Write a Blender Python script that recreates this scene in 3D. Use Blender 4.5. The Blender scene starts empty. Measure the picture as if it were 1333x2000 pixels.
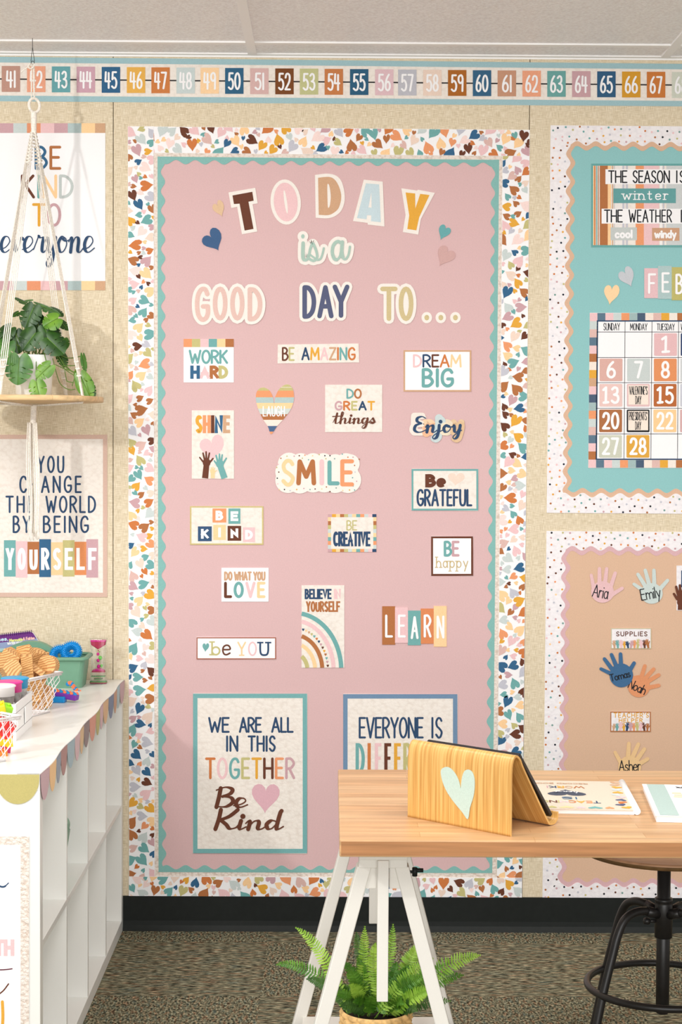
import bpy, bmesh, math, random
from mathutils import Vector, Matrix

sc = bpy.context.scene
COL = sc.collection
RND = random.Random(11)

# ------------------------------------------------------------------ camera
FPX = 3396.0                                   # focal length in pixels of the 1333 x 2000 frame
CAM = Vector((0.0, -5.2, 1.464))
YAW, PITCH, ROLL = 0.00604, 0.0383, 0.0055     # slightly right, slightly down, tiny roll
FWD = Vector((math.sin(YAW) * math.cos(PITCH), math.cos(YAW) * math.cos(PITCH), -math.sin(PITCH)))
_r = Vector((math.cos(YAW), -math.sin(YAW), 0))
_u = _r.cross(FWD)
RGT = _r * math.cos(ROLL) + _u * math.sin(ROLL)
UPV = _u * math.cos(ROLL) - _r * math.sin(ROLL)
cd = bpy.data.cameras.new('camera')
cam = bpy.data.objects.new('camera', cd)
COL.objects.link(cam)
m3 = Matrix((RGT, UPV, -FWD)).transposed()
cam.matrix_world = Matrix.Translation(CAM) @ m3.to_4x4()
cd.sensor_fit = 'VERTICAL'
cd.sensor_height = 36.0
cd.sensor_width = 24.0
cd.lens = FPX * 36.0 / 2000.0
cd.clip_start, cd.clip_end = 0.05, 60
sc.camera = cam

# ------------------------------------------------------------------ light, world, exposure
w = bpy.data.worlds.new('world')
sc.world = w
w.use_nodes = True
w.node_tree.nodes['Background'].inputs['Color'].default_value = (1.0, 1.0, 1.0, 1)
w.node_tree.nodes['Background'].inputs['Strength'].default_value = 0.74

def area(name, loc, target, size, size_y, energy, color=(1, 1, 1)):
    ld = bpy.data.lights.new(name, 'AREA')
    ld.shape = 'RECTANGLE'
    ld.size, ld.size_y, ld.energy, ld.color = size, size_y, energy, color
    o = bpy.data.objects.new(name, ld)
    COL.objects.link(o)
    o.location = loc
    o.rotation_euler = (Vector(target) - Vector(loc)).to_track_quat('-Z', 'Y').to_euler()
    return o

area('studio_flash', (-2.15, -3.2, 2.42), (-0.1, 0, 1.6), 0.10, 0.10, 46, (1.0, 0.99, 0.98))
area('front_fill', (0.3, -7.6, 1.35), (0.3, 0, 1.9), 4.4, 2.0, 215, (1.0, 1.0, 1.0))  # added fill behind the camera, brightens the upper wall and ceiling
for _x, _y, _e in ((-1.1, -2.0, 30), (1.2, -2.2, 32), (0.1, -3.6, 42)):
    area('overhead_fill', (_x, _y, 2.60), (_x, _y, 0), 0.6, 1.2, _e, (1.0, 0.99, 0.98))  # unseen fill lamps added under the ceiling, no fixtures modelled
sc.view_settings.view_transform = 'Standard'
sc.view_settings.look = 'None'
sc.view_settings.gamma = 1.0
sc.view_settings.exposure = -0.40
try:
    sc.view_settings.use_curve_mapping = False
except Exception:
    pass
sc.cycles.max_bounces = 8
sc.cycles.transparent_max_bounces = 12
sc.cycles.caustics_reflective = False
sc.cycles.caustics_refractive = False

# ------------------------------------------------------------------ where a sight line meets a plane of the room
def ray(px, py):
    return FWD + RGT * ((px - 666.5) / FPX) + UPV * ((1000.0 - py) / FPX)

def aty(px, py, y):
    d = ray(px, py)
    return CAM + d * ((y - CAM.y) / d.y)

def onz(px, py, z):
    d = ray(px, py)
    return CAM + d * ((z - CAM.z) / d.z)

def WALL(u, v, h=0.0):                           # wall plane, h metres in front of it
    p = aty(u, v, 0.0)
    return Vector((p.x, -h, p.z))

# ------------------------------------------------------------------ materials
def lin(c):
    c = c / 255.0
    return c / 12.92 if c <= 0.04045 else ((c + 0.055) / 1.055) ** 2.4

def rgb(c):
    return (lin(c[0]), lin(c[1]), lin(c[2]), 1)

MATS = {}
def new_mat(name):
    m = bpy.data.materials.new(name)
    m.use_nodes = True
    MATS[name] = m
    return m, m.node_tree, m.node_tree.nodes['Principled BSDF']

def node(nt, kind, **kw):
    n = nt.nodes.new(kind)
    for k, v in kw.items():
        if k in n.inputs.keys():
            n.inputs[k].default_value = v
        else:
            setattr(n, k, v)
    return n

def M(c, rough=0.7, spec=0.25, grain=0.05, scale=400.0, metal=0.0, bump=0.0, key=None):
    """plain surface of one colour with a fine printed / moulded grain"""
    key = key or ('c%d_%d_%d_%d_%d_%d' % (c[0], c[1], c[2], rough * 100, grain * 1000, bump * 100))
    if key in MATS:
        return MATS[key]
    m, nt, b = new_mat(key)
    b.inputs['Roughness'].default_value = rough
    b.inputs['Specular IOR Level'].default_value = spec
    b.inputs['Metallic'].default_value = metal
    if grain <= 0:
        b.inputs['Base Color'].default_value = rgb(c)
        return m
    tc = node(nt, 'ShaderNodeTexCoord')
    nz = node(nt, 'ShaderNodeTexNoise', Scale=scale, Detail=2.0)
    nt.links.new(tc.outputs['Object'], nz.inputs['Vector'])
    mr = node(nt, 'ShaderNodeMapRange')
    mr.inputs['From Min'].default_value = 0.3
    mr.inputs['From Max'].default_value = 0.7
    mr.inputs['To Min'].default_value = 1 - grain
    mr.inputs['To Max'].default_value = 1 + grain
    nt.links.new(nz.outputs['Fac'], mr.inputs['Value'])
    mx = node(nt, 'ShaderNodeVectorMath', operation='SCALE')
    mx.inputs[0].default_value = rgb(c)[:3]
    nt.links.new(mr.outputs['Result'], mx.inputs['Scale'])
    nt.links.new(mx.outputs['Vector'], b.inputs['Base Color'])
    if bump:
        bp = node(nt, 'ShaderNodeBump', Strength=bump, Distance=0.002)
        nt.links.new(nz.outputs['Fac'], bp.inputs['Height'])
        nt.links.new(bp.outputs['Normal'], b.inputs['Normal'])
    return m

def ramp(nt, stops):
    r = node(nt, 'ShaderNodeValToRGB')
    el = r.color_ramp.elements
    while len(el) < len(stops):
        el.new(0.5)
    for e, (p, c) in zip(el, stops):
        e.position, e.color = p, rgb(c)
    return r

def coords(nt, scale, rot=(0, 0, 0)):
    tc = node(nt, 'ShaderNodeTexCoord')
    mp = node(nt, 'ShaderNodeMapping')
    mp.inputs['Scale'].default_value = scale
    mp.inputs['Rotation'].default_value = rot
    nt.links.new(tc.outputs['Object'], mp.inputs['Vector'])
    return mp.outputs['Vector']

def mix(nt, fac, a, b, blend='MIX'):
    n = node(nt, 'ShaderNodeMix', data_type='RGBA', blend_type=blend)
    for sock, val in ((n.inputs[0], fac), (n.inputs[6], a), (n.inputs[7], b)):
        if hasattr(val, 'links') or hasattr(val, 'is_linked'):
            nt.links.new(val, sock)
        elif isinstance(val, (int, float)):
            sock.default_value = val
        else:
            sock.default_value = rgb(val)
    return n.outputs[2]

def quilt(name, c0, c1, scale, strength=0.5):
    """embossed felt / woven rope look of the textured papers"""
    m, nt, b = new_mat(name)
    vec = coords(nt, (scale, scale, scale * 1.25))
    nz = node(nt, 'ShaderNodeTexNoise', Scale=3.0)
    nt.links.new(vec, nz.inputs['Vector'])
    ad = node(nt, 'ShaderNodeVectorMath', operation='ADD')
    nt.links.new(vec, ad.inputs[0]); nt.links.new(nz.outputs['Color'], ad.inputs[1])
    vo = node(nt, 'ShaderNodeTexVoronoi', Scale=1.0)
    nt.links.new(ad.outputs['Vector'], vo.inputs['Vector'])
    r = ramp(nt, [(0.0, c0), (0.45, c0), (0.8, c1)])
    nt.links.new(vo.outputs['Distance'], r.inputs['Fac'])
    nt.links.new(r.outputs['Color'], b.inputs['Base Color'])
    bp = node(nt, 'ShaderNodeBump', Strength=strength, Distance=0.003)
    bp.invert = True
    nt.links.new(vo.outputs['Distance'], bp.inputs['Height'])
    nt.links.new(bp.outputs['Normal'], b.inputs['Normal'])
    b.inputs['Roughness'].default_value = 0.8
    b.inputs['Specular IOR Level'].default_value = 0.2
    return m

def wood(name, c0, c1, c2, along, stave=(0.45, 0.036), grain=60.0, rough=0.45, rot=(0, 0, 0)):
    """glued staves with streaky grain; 'along' is the stretch axis of the grain"""
    m, nt, b = new_mat(name)
    vb = coords(nt, (1, 1, 1), rot)
    br = node(nt, 'ShaderNodeTexBrick')
    br.inputs['Color1'].default_value = rgb(c0)
    br.inputs['Color2'].default_value = rgb(c1)
    br.inputs['Mortar'].default_value = rgb(c2)
    br.inputs['Mortar Size'].default_value = 0.0006
    br.inputs['Scale'].default_value = 1.0
    br.inputs['Brick Width'].default_value = stave[0]
    br.inputs['Row Height'].default_value = stave[1]
    br.inputs['Bias'].default_value = -0.1
    nt.links.new(vb, br.inputs['Vector'])
    s = [grain, grain, grain]
    s[along] = grain * 0.045
    vn = coords(nt, tuple(s))
    nz = node(nt, 'ShaderNodeTexNoise', Scale=3.0, Detail=4.0)
    nt.links.new(vn, nz.inputs['Vector'])
    r = ramp(nt, [(0.3, (205, 205, 205)), (0.7, (255, 255, 255))])
    nt.links.new(nz.outputs['Fac'], r.inputs['Fac'])
    out = mix(nt, 0.85, br.outputs['Color'], r.outputs['Color'], 'MULTIPLY')
    nt.links.new(out, b.inputs['Base Color'])
    b.inputs['Roughness'].default_value = rough
    b.inputs['Specular IOR Level'].default_value = 0.3
    return m

def ringwood(name, c0, c1, scale, rough=0.55):
    m, nt, b = new_mat(name)
    vec = coords(nt, (1, 1, 1), (0.5, 0.3, 0.2))
    wv = node(nt, 'ShaderNodeTexWave', wave_type='RINGS', Scale=scale, Distortion=3.0)
    wv.inputs['Detail Scale'].default_value = 1.0
    nt.links.new(vec, wv.inputs['Vector'])
    r = ramp(nt, [(0.15, c0), (0.7, c1)])
    nt.links.new(wv.outputs['Fac'], r.inputs['Fac'])
    nt.links.new(r.outputs['Color'], b.inputs['Base Color'])
    b.inputs['Roughness'].default_value = rough
    return m

def glass(name, tint=(250, 252, 252), rough=0.03, strength=0.10):
    """thin clear plastic: mostly see-through with an edge-on sheen"""
    m, nt, b = new_mat(name)
    nt.nodes.remove(b)
    tr = node(nt, 'ShaderNodeBsdfTransparent', Color=rgb(tint)); gl = node(nt, 'ShaderNodeBsdfGlossy', Color=(1, 1, 1, 1), Roughness=rough)
    lw = node(nt, 'ShaderNodeLayerWeight', Blend=0.25)
    mr = node(nt, 'ShaderNodeMapRange'); mr.inputs['To Min'].default_value = strength * .5; mr.inputs['To Max'].default_value = 0.6
    nt.links.new(lw.outputs['Fresnel'], mr.inputs['Value'])
    mx = node(nt, 'ShaderNodeMixShader')
    nt.links.new(mr.outputs['Result'], mx.inputs[0]); nt.links.new(tr.outputs[0], mx.inputs[1]); nt.links.new(gl.outputs[0], mx.inputs[2])
    nt.links.new(mx.outputs[0], nt.nodes['Material Output'].inputs['Surface'])
    return m

def burlap():
    m, nt, b = new_mat('burlap_wallcovering')
    va = coords(nt, (48, 48, 640)); vb = coords(nt, (640, 640, 48))
    na = node(nt, 'ShaderNodeTexNoise', Scale=1.0, Detail=3.0); nt.links.new(va, na.inputs['Vector'])
    nb = node(nt, 'ShaderNodeTexNoise', Scale=1.0, Detail=3.0); nt.links.new(vb, nb.inputs['Vector'])
    ad = node(nt, 'ShaderNodeMath', operation='ADD')
    nt.links.new(na.outputs['Fac'], ad.inputs[0]); nt.links.new(nb.outputs['Fac'], ad.inputs[1])
    hf = node(nt, 'ShaderNodeMath', operation='MULTIPLY'); hf.inputs[1].default_value = 0.5
    nt.links.new(ad.outputs[0], hf.inputs[0])
    r = ramp(nt, [(0.36, (200, 183, 151)), (0.5, (222, 207, 179)), (0.64, (241, 230, 209))])
    nt.links.new(hf.outputs[0], r.inputs['Fac'])
    nt.links.new(r.outputs['Color'], b.inputs['Base Color'])
    bp = node(nt, 'ShaderNodeBump', Strength=0.35, Distance=0.002)
    nt.links.new(hf.outputs[0], bp.inputs['Height']); nt.links.new(bp.outputs['Normal'], b.inputs['Normal'])
    b.inputs['Roughness'].default_value = 0.9
    b.inputs['Specular IOR Level'].default_value = 0.1
    return m

def ceiling_mat():
    m, nt, b = new_mat('ceiling_tile')
    vec = coords(nt, (1, 1, 1))
    nz = node(nt, 'ShaderNodeTexNoise', Scale=120.0, Detail=3.0); nt.links.new(vec, nz.inputs['Vector'])
    r = ramp(nt, [(0.35, (236, 232, 232)), (0.65, (253, 252, 252))])
    nt.links.new(nz.outputs['Fac'], r.inputs['Fac']); nt.links.new(r.outputs['Color'], b.inputs['Base Color'])
    bp = node(nt, 'ShaderNodeBump', Strength=0.8, Distance=0.004)
    nt.links.new(nz.outputs['Fac'], bp.inputs['Height']); nt.links.new(bp.outputs['Normal'], b.inputs['Normal'])
    b.inputs['Roughness'].default_value = 0.42
    b.inputs['Specular IOR Level'].default_value = 0.35
    return m

def carpet():
    m, nt, b = new_mat('carpet_tile')
    tc = node(nt, 'ShaderNodeTexCoord')
    ck = node(nt, 'ShaderNodeTexChecker', Scale=2.0)
    mp = node(nt, 'ShaderNodeMapping'); mp.inputs['Location'].default_value = (0.18, 0.13, 0.01)
    nt.links.new(tc.outputs['Object'], mp.inputs['Vector']); nt.links.new(mp.outputs['Vector'], ck.inputs['Vector'])
    def loops(scale, rot):
        v = coords(nt, scale, rot)
        n = node(nt, 'ShaderNodeTexNoise', Scale=1.0, Detail=3.0, Roughness=0.6)
        nt.links.new(v, n.inputs['Vector'])
        return n.outputs['Fac']
    a = loops((42, 150, 1), (0, 0, 0)); c = loops((170, 85, 1), (0, 0, 0.35))
    def sel(x, y):
        n = node(nt, 'ShaderNodeMix', data_type='FLOAT')
        nt.links.new(ck.outputs['Fac'], n.inputs[0]); nt.links.new(x, n.inputs[2]); nt.links.new(y, n.inputs[3])
        return n.outputs[0]
    f = sel(a, c)
    r = ramp(nt, [(0.34, (42, 44, 40)), (0.46, (114, 112, 98)), (0.56, (166, 160, 140)), (0.68, (222, 214, 190))])
    nt.links.new(f, r.inputs['Fac'])
    hue = sel(loops((14, 110, 1), (0, 0, 0)), loops((110, 30, 1), (0, 0, 0.35)))
    h = ramp(nt, [(0.34, (72, 130, 146)), (0.44, (200, 206, 186)), (0.54, (206, 200, 176)), (0.64, (212, 140, 92))])
    nt.links.new(hue, h.inputs['Fac'])
    out = mix(nt, 0.85, r.outputs['Color'], h.outputs['Color'], 'MULTIPLY')
    out = mix(nt, 0.2, out, r.outputs['Color'])
    nt.links.new(out, b.inputs['Base Color'])
    bp = node(nt, 'ShaderNodeBump', Strength=0.9, Distance=0.006)
    nt.links.new(f, bp.inputs['Height']); nt.links.new(bp.outputs['Normal'], b.inputs['Normal'])
    b.inputs['Roughness'].default_value = 0.95
    b.inputs['Specular IOR Level'].default_value = 0.05
    return m

def leafmat(name, c0, c1, rough=0.35, scale=30.0):
    m, nt, b = new_mat(name)
    vec = coords(nt, (1, 1, 1))
    nz = node(nt, 'ShaderNodeTexNoise', Scale=scale, Detail=2.0); nt.links.new(vec, nz.inputs['Vector'])
    r = ramp(nt, [(0.35, c0), (0.65, c1)])
    nt.links.new(nz.outputs['Fac'], r.inputs['Fac']); nt.links.new(r.outputs['Color'], b.inputs['Base Color'])
    b.inputs['Roughness'].default_value = rough
    b.inputs['Specular IOR Level'].default_value = 0.4
    return m

# printed palette
BROWN = M((104, 58, 40)); SIENNA = M((178, 112, 66)); RUST = M((206, 122, 66)); SALMON = M((234, 155, 108))
MUSTARD = M((228, 168, 62)); NAVY = M((44, 72, 106)); BLUE = M((52, 100, 138)); TEAL = M((112, 170, 168))
PINK = M((236, 196, 198)); TAN = M((206, 164, 130)); MAUVE = M((202, 162, 168)); OLIVE = M((196, 188, 128))
PEACH = M((251, 209, 158)); GREYBLUE = M((202, 212, 210)); LAVENDER = M((196, 196, 206)); SLATE = M((86, 92, 122))
WHITE = M((247, 246, 247), grain=0.01); BLACK = M((26, 26, 28)); DUSTY = M((220, 184, 176)); INK = M((28, 30, 36))
SAGE = M((170, 196, 184)); LIGHTBLUE = M((198, 216, 222)); CORAL = M((236, 164, 134)); PALE = M((238, 214, 198))
CREAM = quilt('cream_felt_paper', (241, 233, 224), (233, 223, 213), 80, 0.30)
CREAMFINE = M((241, 234, 226), grain=0.06, scale=700, key='cream_card')
DOTPAPER = quilt('white_felt_paper', (243, 239, 241), (235, 230, 233), 80, 0.3)
ROPE = quilt('woven_rope_paper', (240, 228, 218), (216, 198, 184), 110, 0.7)
PINKPAPER = M((216, 181, 181), grain=0.03, scale=250, key='pink_backing_paper', rough=0.85)
TEALPAPER = M((144, 196, 196), grain=0.03, scale=250, key='teal_backing_paper', rough=0.85)
TANPAPER = M((218, 182, 154), grain=0.03, scale=250, key='tan_backing_paper', rough=0.85)
TRIMTEAL = M((132, 184, 178), key='teal_trim'); TRIMTAN = M((218, 180, 152), key='tan_trim'); TRIMMAUVE = M((216, 176, 180), key='mauve_trim')
ALLP = [BROWN, SIENNA, RUST, SALMON, MUSTARD, BLUE, TEAL, PINK, TAN, MAUVE, OLIVE, PEACH, GREYBLUE]

# ------------------------------------------------------------------ mesh building
ORIGIN = {}

class MB:
    def __init__(s):
        s.v, s.f, s.mi, s.mats, s.smooth = [], [], [], [], []
    def m(s, mat):
        if mat not in s.mats:
            s.mats.append(mat)
        return s.mats.index(mat)
    def face(s, pts, mat, smooth=False):
        n = len(s.v)
        s.v += [tuple(p) for p in pts]
        s.f.append(tuple(range(n, n + len(pts)))); s.mi.append(s.m(mat)); s.smooth.append(smooth)
    def grid(s, rows, mat, closed=False, smooth=True, caps=False):
        n, k = len(s.v), len(rows[0])
        for r in rows:
            s.v += [tuple(p) for p in r]
        i = s.m(mat)
        for a in range(len(rows) - 1):
            for b in range(k if closed else k - 1):
                c = (b + 1) % k
                s.f.append((n + a * k + b, n + a * k + c, n + (a + 1) * k + c, n + (a + 1) * k + b))
                s.mi.append(i); s.smooth.append(smooth)
        if caps:
            s.f.append(tuple(n + b for b in range(k - 1, -1, -1))); s.mi.append(i); s.smooth.append(False)
            s.f.append(tuple(n + (len(rows) - 1) * k + b for b in range(k))); s.mi.append(i); s.smooth.append(False)
    def tube(s, pts, r, mat, sides=8, caps=True):
        pts = [Vector(p) for p in pts]
        rs = r if isinstance(r, (list, tuple)) else [r] * len(pts)
        rows, nrm = [], None
        for i, p in enumerate(pts):
            t = (pts[min(i + 1, len(pts) - 1)] - pts[max(i - 1, 0)])
            if t.length < 1e-9:
                t = Vector((0, 0, 1))
            t.normalize()
            if nrm is None:
                nrm = t.orthogonal().normalized()
            else:
                nrm = (nrm - t * nrm.dot(t))
                nrm = nrm.normalized() if nrm.length > 1e-6 else t.orthogonal().normalized()
            bn = t.cross(nrm)
            rows.append([p + (nrm * math.cos(a) + bn * math.sin(a)) * rs[i]
                         for a in (2 * math.pi * k / sides for k in range(sides))])
        s.grid(rows, mat, True, True, caps)
    def lathe(s, c, prof, mat, n=40, caps=True, fn=None):
        rows = []
        for j, (r, z) in enumerate(prof):
            rows.append([(c[0] + (r + (fn(k, j) if fn else 0)) * math.cos(2 * math.pi * k / n),
                          c[1] + (r + (fn(k, j) if fn else 0)) * math.sin(2 * math.pi * k / n), c[2] + z) for k in range(n)])
        s.grid(rows, mat, True, True, caps)
    def torus(s, c, R, r, mat, rot=None, n=40, k=10):
        rot = rot or Matrix.Identity(3)
        c = Vector(c)
        rows = []
        for i in range(n + 1):
            a = 2 * math.pi * i / n
            rows.append([c + rot @ Vector(((R + r * math.cos(b)) * math.cos(a), (R + r * math.cos(b)) * math.sin(a), r * math.sin(b)))
                         for b in (2 * math.pi * q / k for q in range(k))])
        s.grid(rows, mat, True, True)
    def box(s, lo, hi, mat, bevel=0.0, mtx=None):
        s.hull([(x, y, z) for x in (lo[0], hi[0]) for y in (lo[1], hi[1]) for z in (lo[2], hi[2])], mat, bevel, mtx)
    def hull(s, pts, mat, bevel=0.0, mtx=None):
        bm = bmesh.new()
        for p in pts:
            bm.verts.new(p)
        bmesh.ops.convex_hull(bm, input=bm.verts)
        bmesh.ops.dissolve_limit(bm, angle_limit=0.01, verts=bm.verts, edges=bm.edges)
        if bevel:
            bmesh.ops.bevel(bm, geom=list(bm.edges), offset=bevel, segments=2, profile=0.5, affect='EDGES')
        bmesh.ops.recalc_face_normals(bm, faces=bm.faces)
        n = len(s.v); i = s.m(mat)
        bm.verts.index_update()
        for v in bm.verts:
            s.v.append(tuple(mtx @ v.co) if mtx else tuple(v.co))
        for f in bm.faces:
            s.f.append(tuple(n + v.index for v in f.verts)); s.mi.append(i); s.smooth.append(False)
        bm.free()
    def slab(s, poly, mp, h0, h1, mat, edge=None):
        """flat sheet with an outline and a real thickness"""
        top = [mp(u, v, h1) for u, v in poly]; bot = [mp(u, v, h0) for u, v in poly]
        s.face(top, mat)
        for i in range(len(poly)):
            j = (i + 1) % len(poly)
            s.face([bot[i], bot[j], top[j], top[i]], edge or mat)
    def ribbon(s, pts, wd, mp, h, mat, cap='round', closed=False, clip=None):
        """pen stroke: pts are 2-D, wd width or widths"""
        P = [Vector((p[0], p[1])) for p in pts]
        n = len(P)
        W = wd if isinstance(wd, (list, tuple)) else [wd] * n
        L, Rr, dirs = [], [], []
        for i in range(n):
            if closed:
                a, b = P[(i - 1) % n], P[(i + 1) % n]
            else:
                a, b = P[max(i - 1, 0)], P[min(i + 1, n - 1)]
            d0 = (P[i] - a); d1 = (b - P[i])
            if d0.length < 1e-9: d0 = d1.copy()
            if d1.length < 1e-9: d1 = d0.copy()
            if d0.length < 1e-9: d0 = d1 = Vector((1, 0))
            d0.normalize(); d1.normalize()
            t = d0 + d1
            t = t.normalized() if t.length > 1e-4 else d0
            nn = Vector((-t.y, t.x))
            k = max(0.3, nn.dot(Vector((-d0.y, d0.x))))
            L.append(P[i] + nn * (W[i] / 2 / k)); Rr.append(P[i] - nn * (W[i] / 2 / k)); dirs.append(t)
        if clip:
            for q in L + Rr:
                q.y = min(max(q.y, clip[0]), clip[1])
        for i in range(n if closed else n - 1):
            j = (i + 1) % n
            hh = h + i * 5e-6
            s.face([mp(L[i].x, L[i].y, hh), mp(L[j].x, L[j].y, hh), mp(Rr[j].x, Rr[j].y, hh), mp(Rr[i].x, Rr[i].y, hh)], mat)
        if cap == 'round' and not closed:
            for i, sg in ((0, -1), (n - 1, 1)):
                s.disc(P[i].x, P[i].y, W[i] / 2, mp, h + 2e-6 + (0 if i == 0 else n * 5e-6 + 5e-6), mat, 10)
    def disc(s, x, y, r, mp, h, mat, n=16, ry=None):
        ry = ry or r
        s.face([mp(x + r * math.cos(2 * math.pi * k / n), y + ry * math.sin(2 * math.pi * k / n), h) for k in range(n)], mat)
    def build(s, name, parent=None, loc=None):
        if parent is not None:
            o0 = ORIGIN[parent.name]
        elif loc is not None:
            o0 = Vector(loc)
        else:
            xs = [v[0] for v in s.v]; ys = [v[1] for v in s.v]; zs = [v[2] for v in s.v]
            o0 = Vector(((min(xs) + max(xs)) / 2, (min(ys) + max(ys)) / 2, min(zs)))
        me = bpy.data.meshes.new(name)
        me.from_pydata([(v[0] - o0.x, v[1] - o0.y, v[2] - o0.z) for v in s.v], [], s.f)
        for mt in s.mats:
            me.materials.append(mt)
        me.polygons.foreach_set('material_index', s.mi)
        me.polygons.foreach_set('use_smooth', s.smooth)
        me.update()
        o = bpy.data.objects.new(name, me)
        COL.objects.link(o)
        if parent is not None:
            o.parent = parent
        else:
            o.location = o0
        ORIGIN[o.name] = o0
        return o

def tag(o, label, cat, group=None):
    o['label'], o['category'] = label, cat
    if group:
        o['group'] = group
    return o

def thing(name, label, cat, loc, group=None):
    o = bpy.data.objects.new(name, None)
    o.empty_display_size = 0.05
    COL.objects.link(o)
    o.location = loc
    ORIGIN[o.name] = Vector(loc)
    return tag(o, label, cat, group)

def struct(o):
    o['kind'] = 'structure'
    return o

def crom(p, sub=7, closed=False):
    """smooth line through points"""
    n = len(p)
    out = []
    for i in range(n if closed else n - 1):
        if closed:
            a, b, c, d = p[(i - 1) % n], p[i], p[(i + 1) % n], p[(i + 2) % n]
        else:
            a, b, c, d = p[max(i - 1, 0)], p[i], p[i + 1], p[min(i + 2, n - 1)]
        for k in range(sub):
            t = k / sub
            out.append(tuple(0.5 * (2 * b[q] + (c[q] - a[q]) * t + (2 * a[q] - 5 * b[q] + 4 * c[q] - d[q]) * t * t
                                    + (3 * b[q] - a[q] - 3 * c[q] + d[q]) * t ** 3) for q in range(len(b))))
    if not closed:
        out.append(tuple(p[-1]))
    return out

def rect(x0, y0, x1, y1):
    return [(x0, y0), (x1, y0), (x1, y1), (x0, y1)]

def rrect(x0, y0, x1, y1, r):
    out = []
    for cx, cy, a0 in ((x1 - r, y0 + r, -90), (x1 - r, y1 - r, 0), (x0 + r, y1 - r, 90), (x0 + r, y0 + r, 180)):
        for k in range(5):
            a = math.radians(a0 + 22.5 * k)
            out.append((cx + r * math.cos(a), cy + r * math.sin(a)))
    return out

def heart(cx, cy, w, h, rot=0.0, lean=0.0, n=26):
    """hand-cut heart: two tall lobes, long point (y grows downwards)"""
    out = []
    for k in range(n):
        t = 2 * math.pi * k / n
        x = math.sin(t) ** 3 * 0.5
        y = -(13 * math.cos(t) - 5 * math.cos(2 * t) - 2 * math.cos(3 * t) - math.cos(4 * t)) / 29.0 - 0.09
        if y < 0 and x > 0:
            y *= 1 + lean
        x, y = x * w, y * h
        c, s = math.cos(rot), math.sin(rot)
        out.append((cx + x * c - y * s, cy + x * s + y * c))
    return out

# ------------------------------------------------------------------ stroke lettering
CAPS = {
 'A': (.72, "0,0 .5,1 1,0|.17,.34 .83,.34"), 'B': (.6, "0,0 0,1|~0,1 .55,.99 .86,.78 .55,.55 0,.53|~0,.53 .7,.5 1,.26 .62,.02 0,0"),
 'C': (.62, "~.97,.82 .75,.98 .4,.98 .1,.8 0,.5 .1,.2 .4,.02 .75,.02 .97,.18"), 'D': (.64, "0,0 0,1|~0,1 .45,.97 .85,.78 1,.5 .85,.2 .45,.03 0,0"),
 'E': (.52, "1,1 0,1 0,0 1,0|0,.52 .85,.52"), 'F': (.5, "1,1 0,1 0,0|0,.52 .8,.52"),
 'G': (.66, "~.95,.83 .75,.98 .4,.98 .1,.8 0,.5 .1,.18 .42,.01 .78,.04 1,.2 1,.42|1,.43 .55,.43"), 'H': (.64, "0,0 0,1|1,0 1,1|0,.5 1,.5"),
 'I': (.04, ".5,0 .5,1"), 'J': (.5, "~.95,1 .95,.4 .85,.1 .5,0 .15,.08 0,.25"), 'K': (.62, "0,0 0,1|.95,1 0,.42|.28,.58 1,0"), 'L': (.48, "0,1 0,0 1,0"),
 'M': (.85, "0,0 .08,1 .5,.3 .92,1 1,0"), 'N': (.66, "0,0 0,1 1,0 1,1"), 'O': (.68, "@.5,.5,.5,.5"), 'P': (.56, "0,0 0,1|~0,1 .6,.99 1,.75 .6,.5 0,.46"),
 'R': (.6, "0,0 0,1|~0,1 .6,.99 .98,.76 .6,.52 0,.48|.38,.5 1,0"),
 'S': (.56, "~.92,.85 .7,.98 .35,.98 .08,.8 .2,.58 .6,.45 .95,.27 .75,.04 .4,0 .05,.15"), 'T': (.64, "0,1 1,1|.5,1 .5,0"),
 'U': (.62, "~0,1 0,.35 .15,.06 .5,0 .85,.06 1,.35 1,1"), 'V': (.68, "0,1 .5,0 1,1"), 'W': (.98, "0,1 .25,0 .5,.7 .75,0 1,1"),
 'X': (.66, "0,1 1,0|1,1 0,0"), 'Y': (.66, "0,1 .5,.48 1,1|.5,.48 .5,0"), 'Z': (.62, "0,1 1,1 0,0 1,0"), "'": (.04, ".5,1 .5,.78"), '.': (.04, "*.5,.04"),
 '!': (.04, ".5,1 .5,.3|*.5,.04"), ',': (.08, ".6,.06 .3,-.12"), '&': (.64, "~1,0 .3,.65 .35,.95 .65,.9 .6,.65 .1,.4 .1,.1 .5,0 .95,.4"),
 '0': (.58, "@.5,.5,.5,.5"), '1': (.04, ".5,0 .5,1"), '^': (.44, ".05,.84 .55,1 .5,0|.1,0 .95,.03"),
 '2': (.56, "~.04,.75 .2,.95 .5,1 .85,.92 .95,.7 .75,.42 .0,.0|0,0 1,0"), '3': (.54, "~.05,.88 .4,1 .8,.93 .85,.7 .6,.56 .35,.53|~.35,.53 .85,.46 1,.25 .8,.05 .4,0 0,.12"),
 '4': (.56, ".08,1 0,.42 1,.42|.72,.95 .72,0"), '5': (.54, ".92,1 .15,1 .08,.55|~.08,.55 .5,.65 .9,.5 1,.28 .8,.05 .4,0 0,.1"),
 '6': (.54, "~.75,1 .3,.75 .05,.4 .1,.12 .5,0 .9,.12 .95,.38 .6,.55 .15,.45 .04,.3"), '7': (.54, "0,1 1,1 .4,0"),
 '8': (.54, "@.5,.74,.4,.26|@.5,.25,.5,.25"), '9': (.54, "~.95,.75 .8,.95 .5,1 .1,.9 .05,.65 .4,.5 .85,.6 .95,.78|.95,.78 .88,0"),
}
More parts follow.
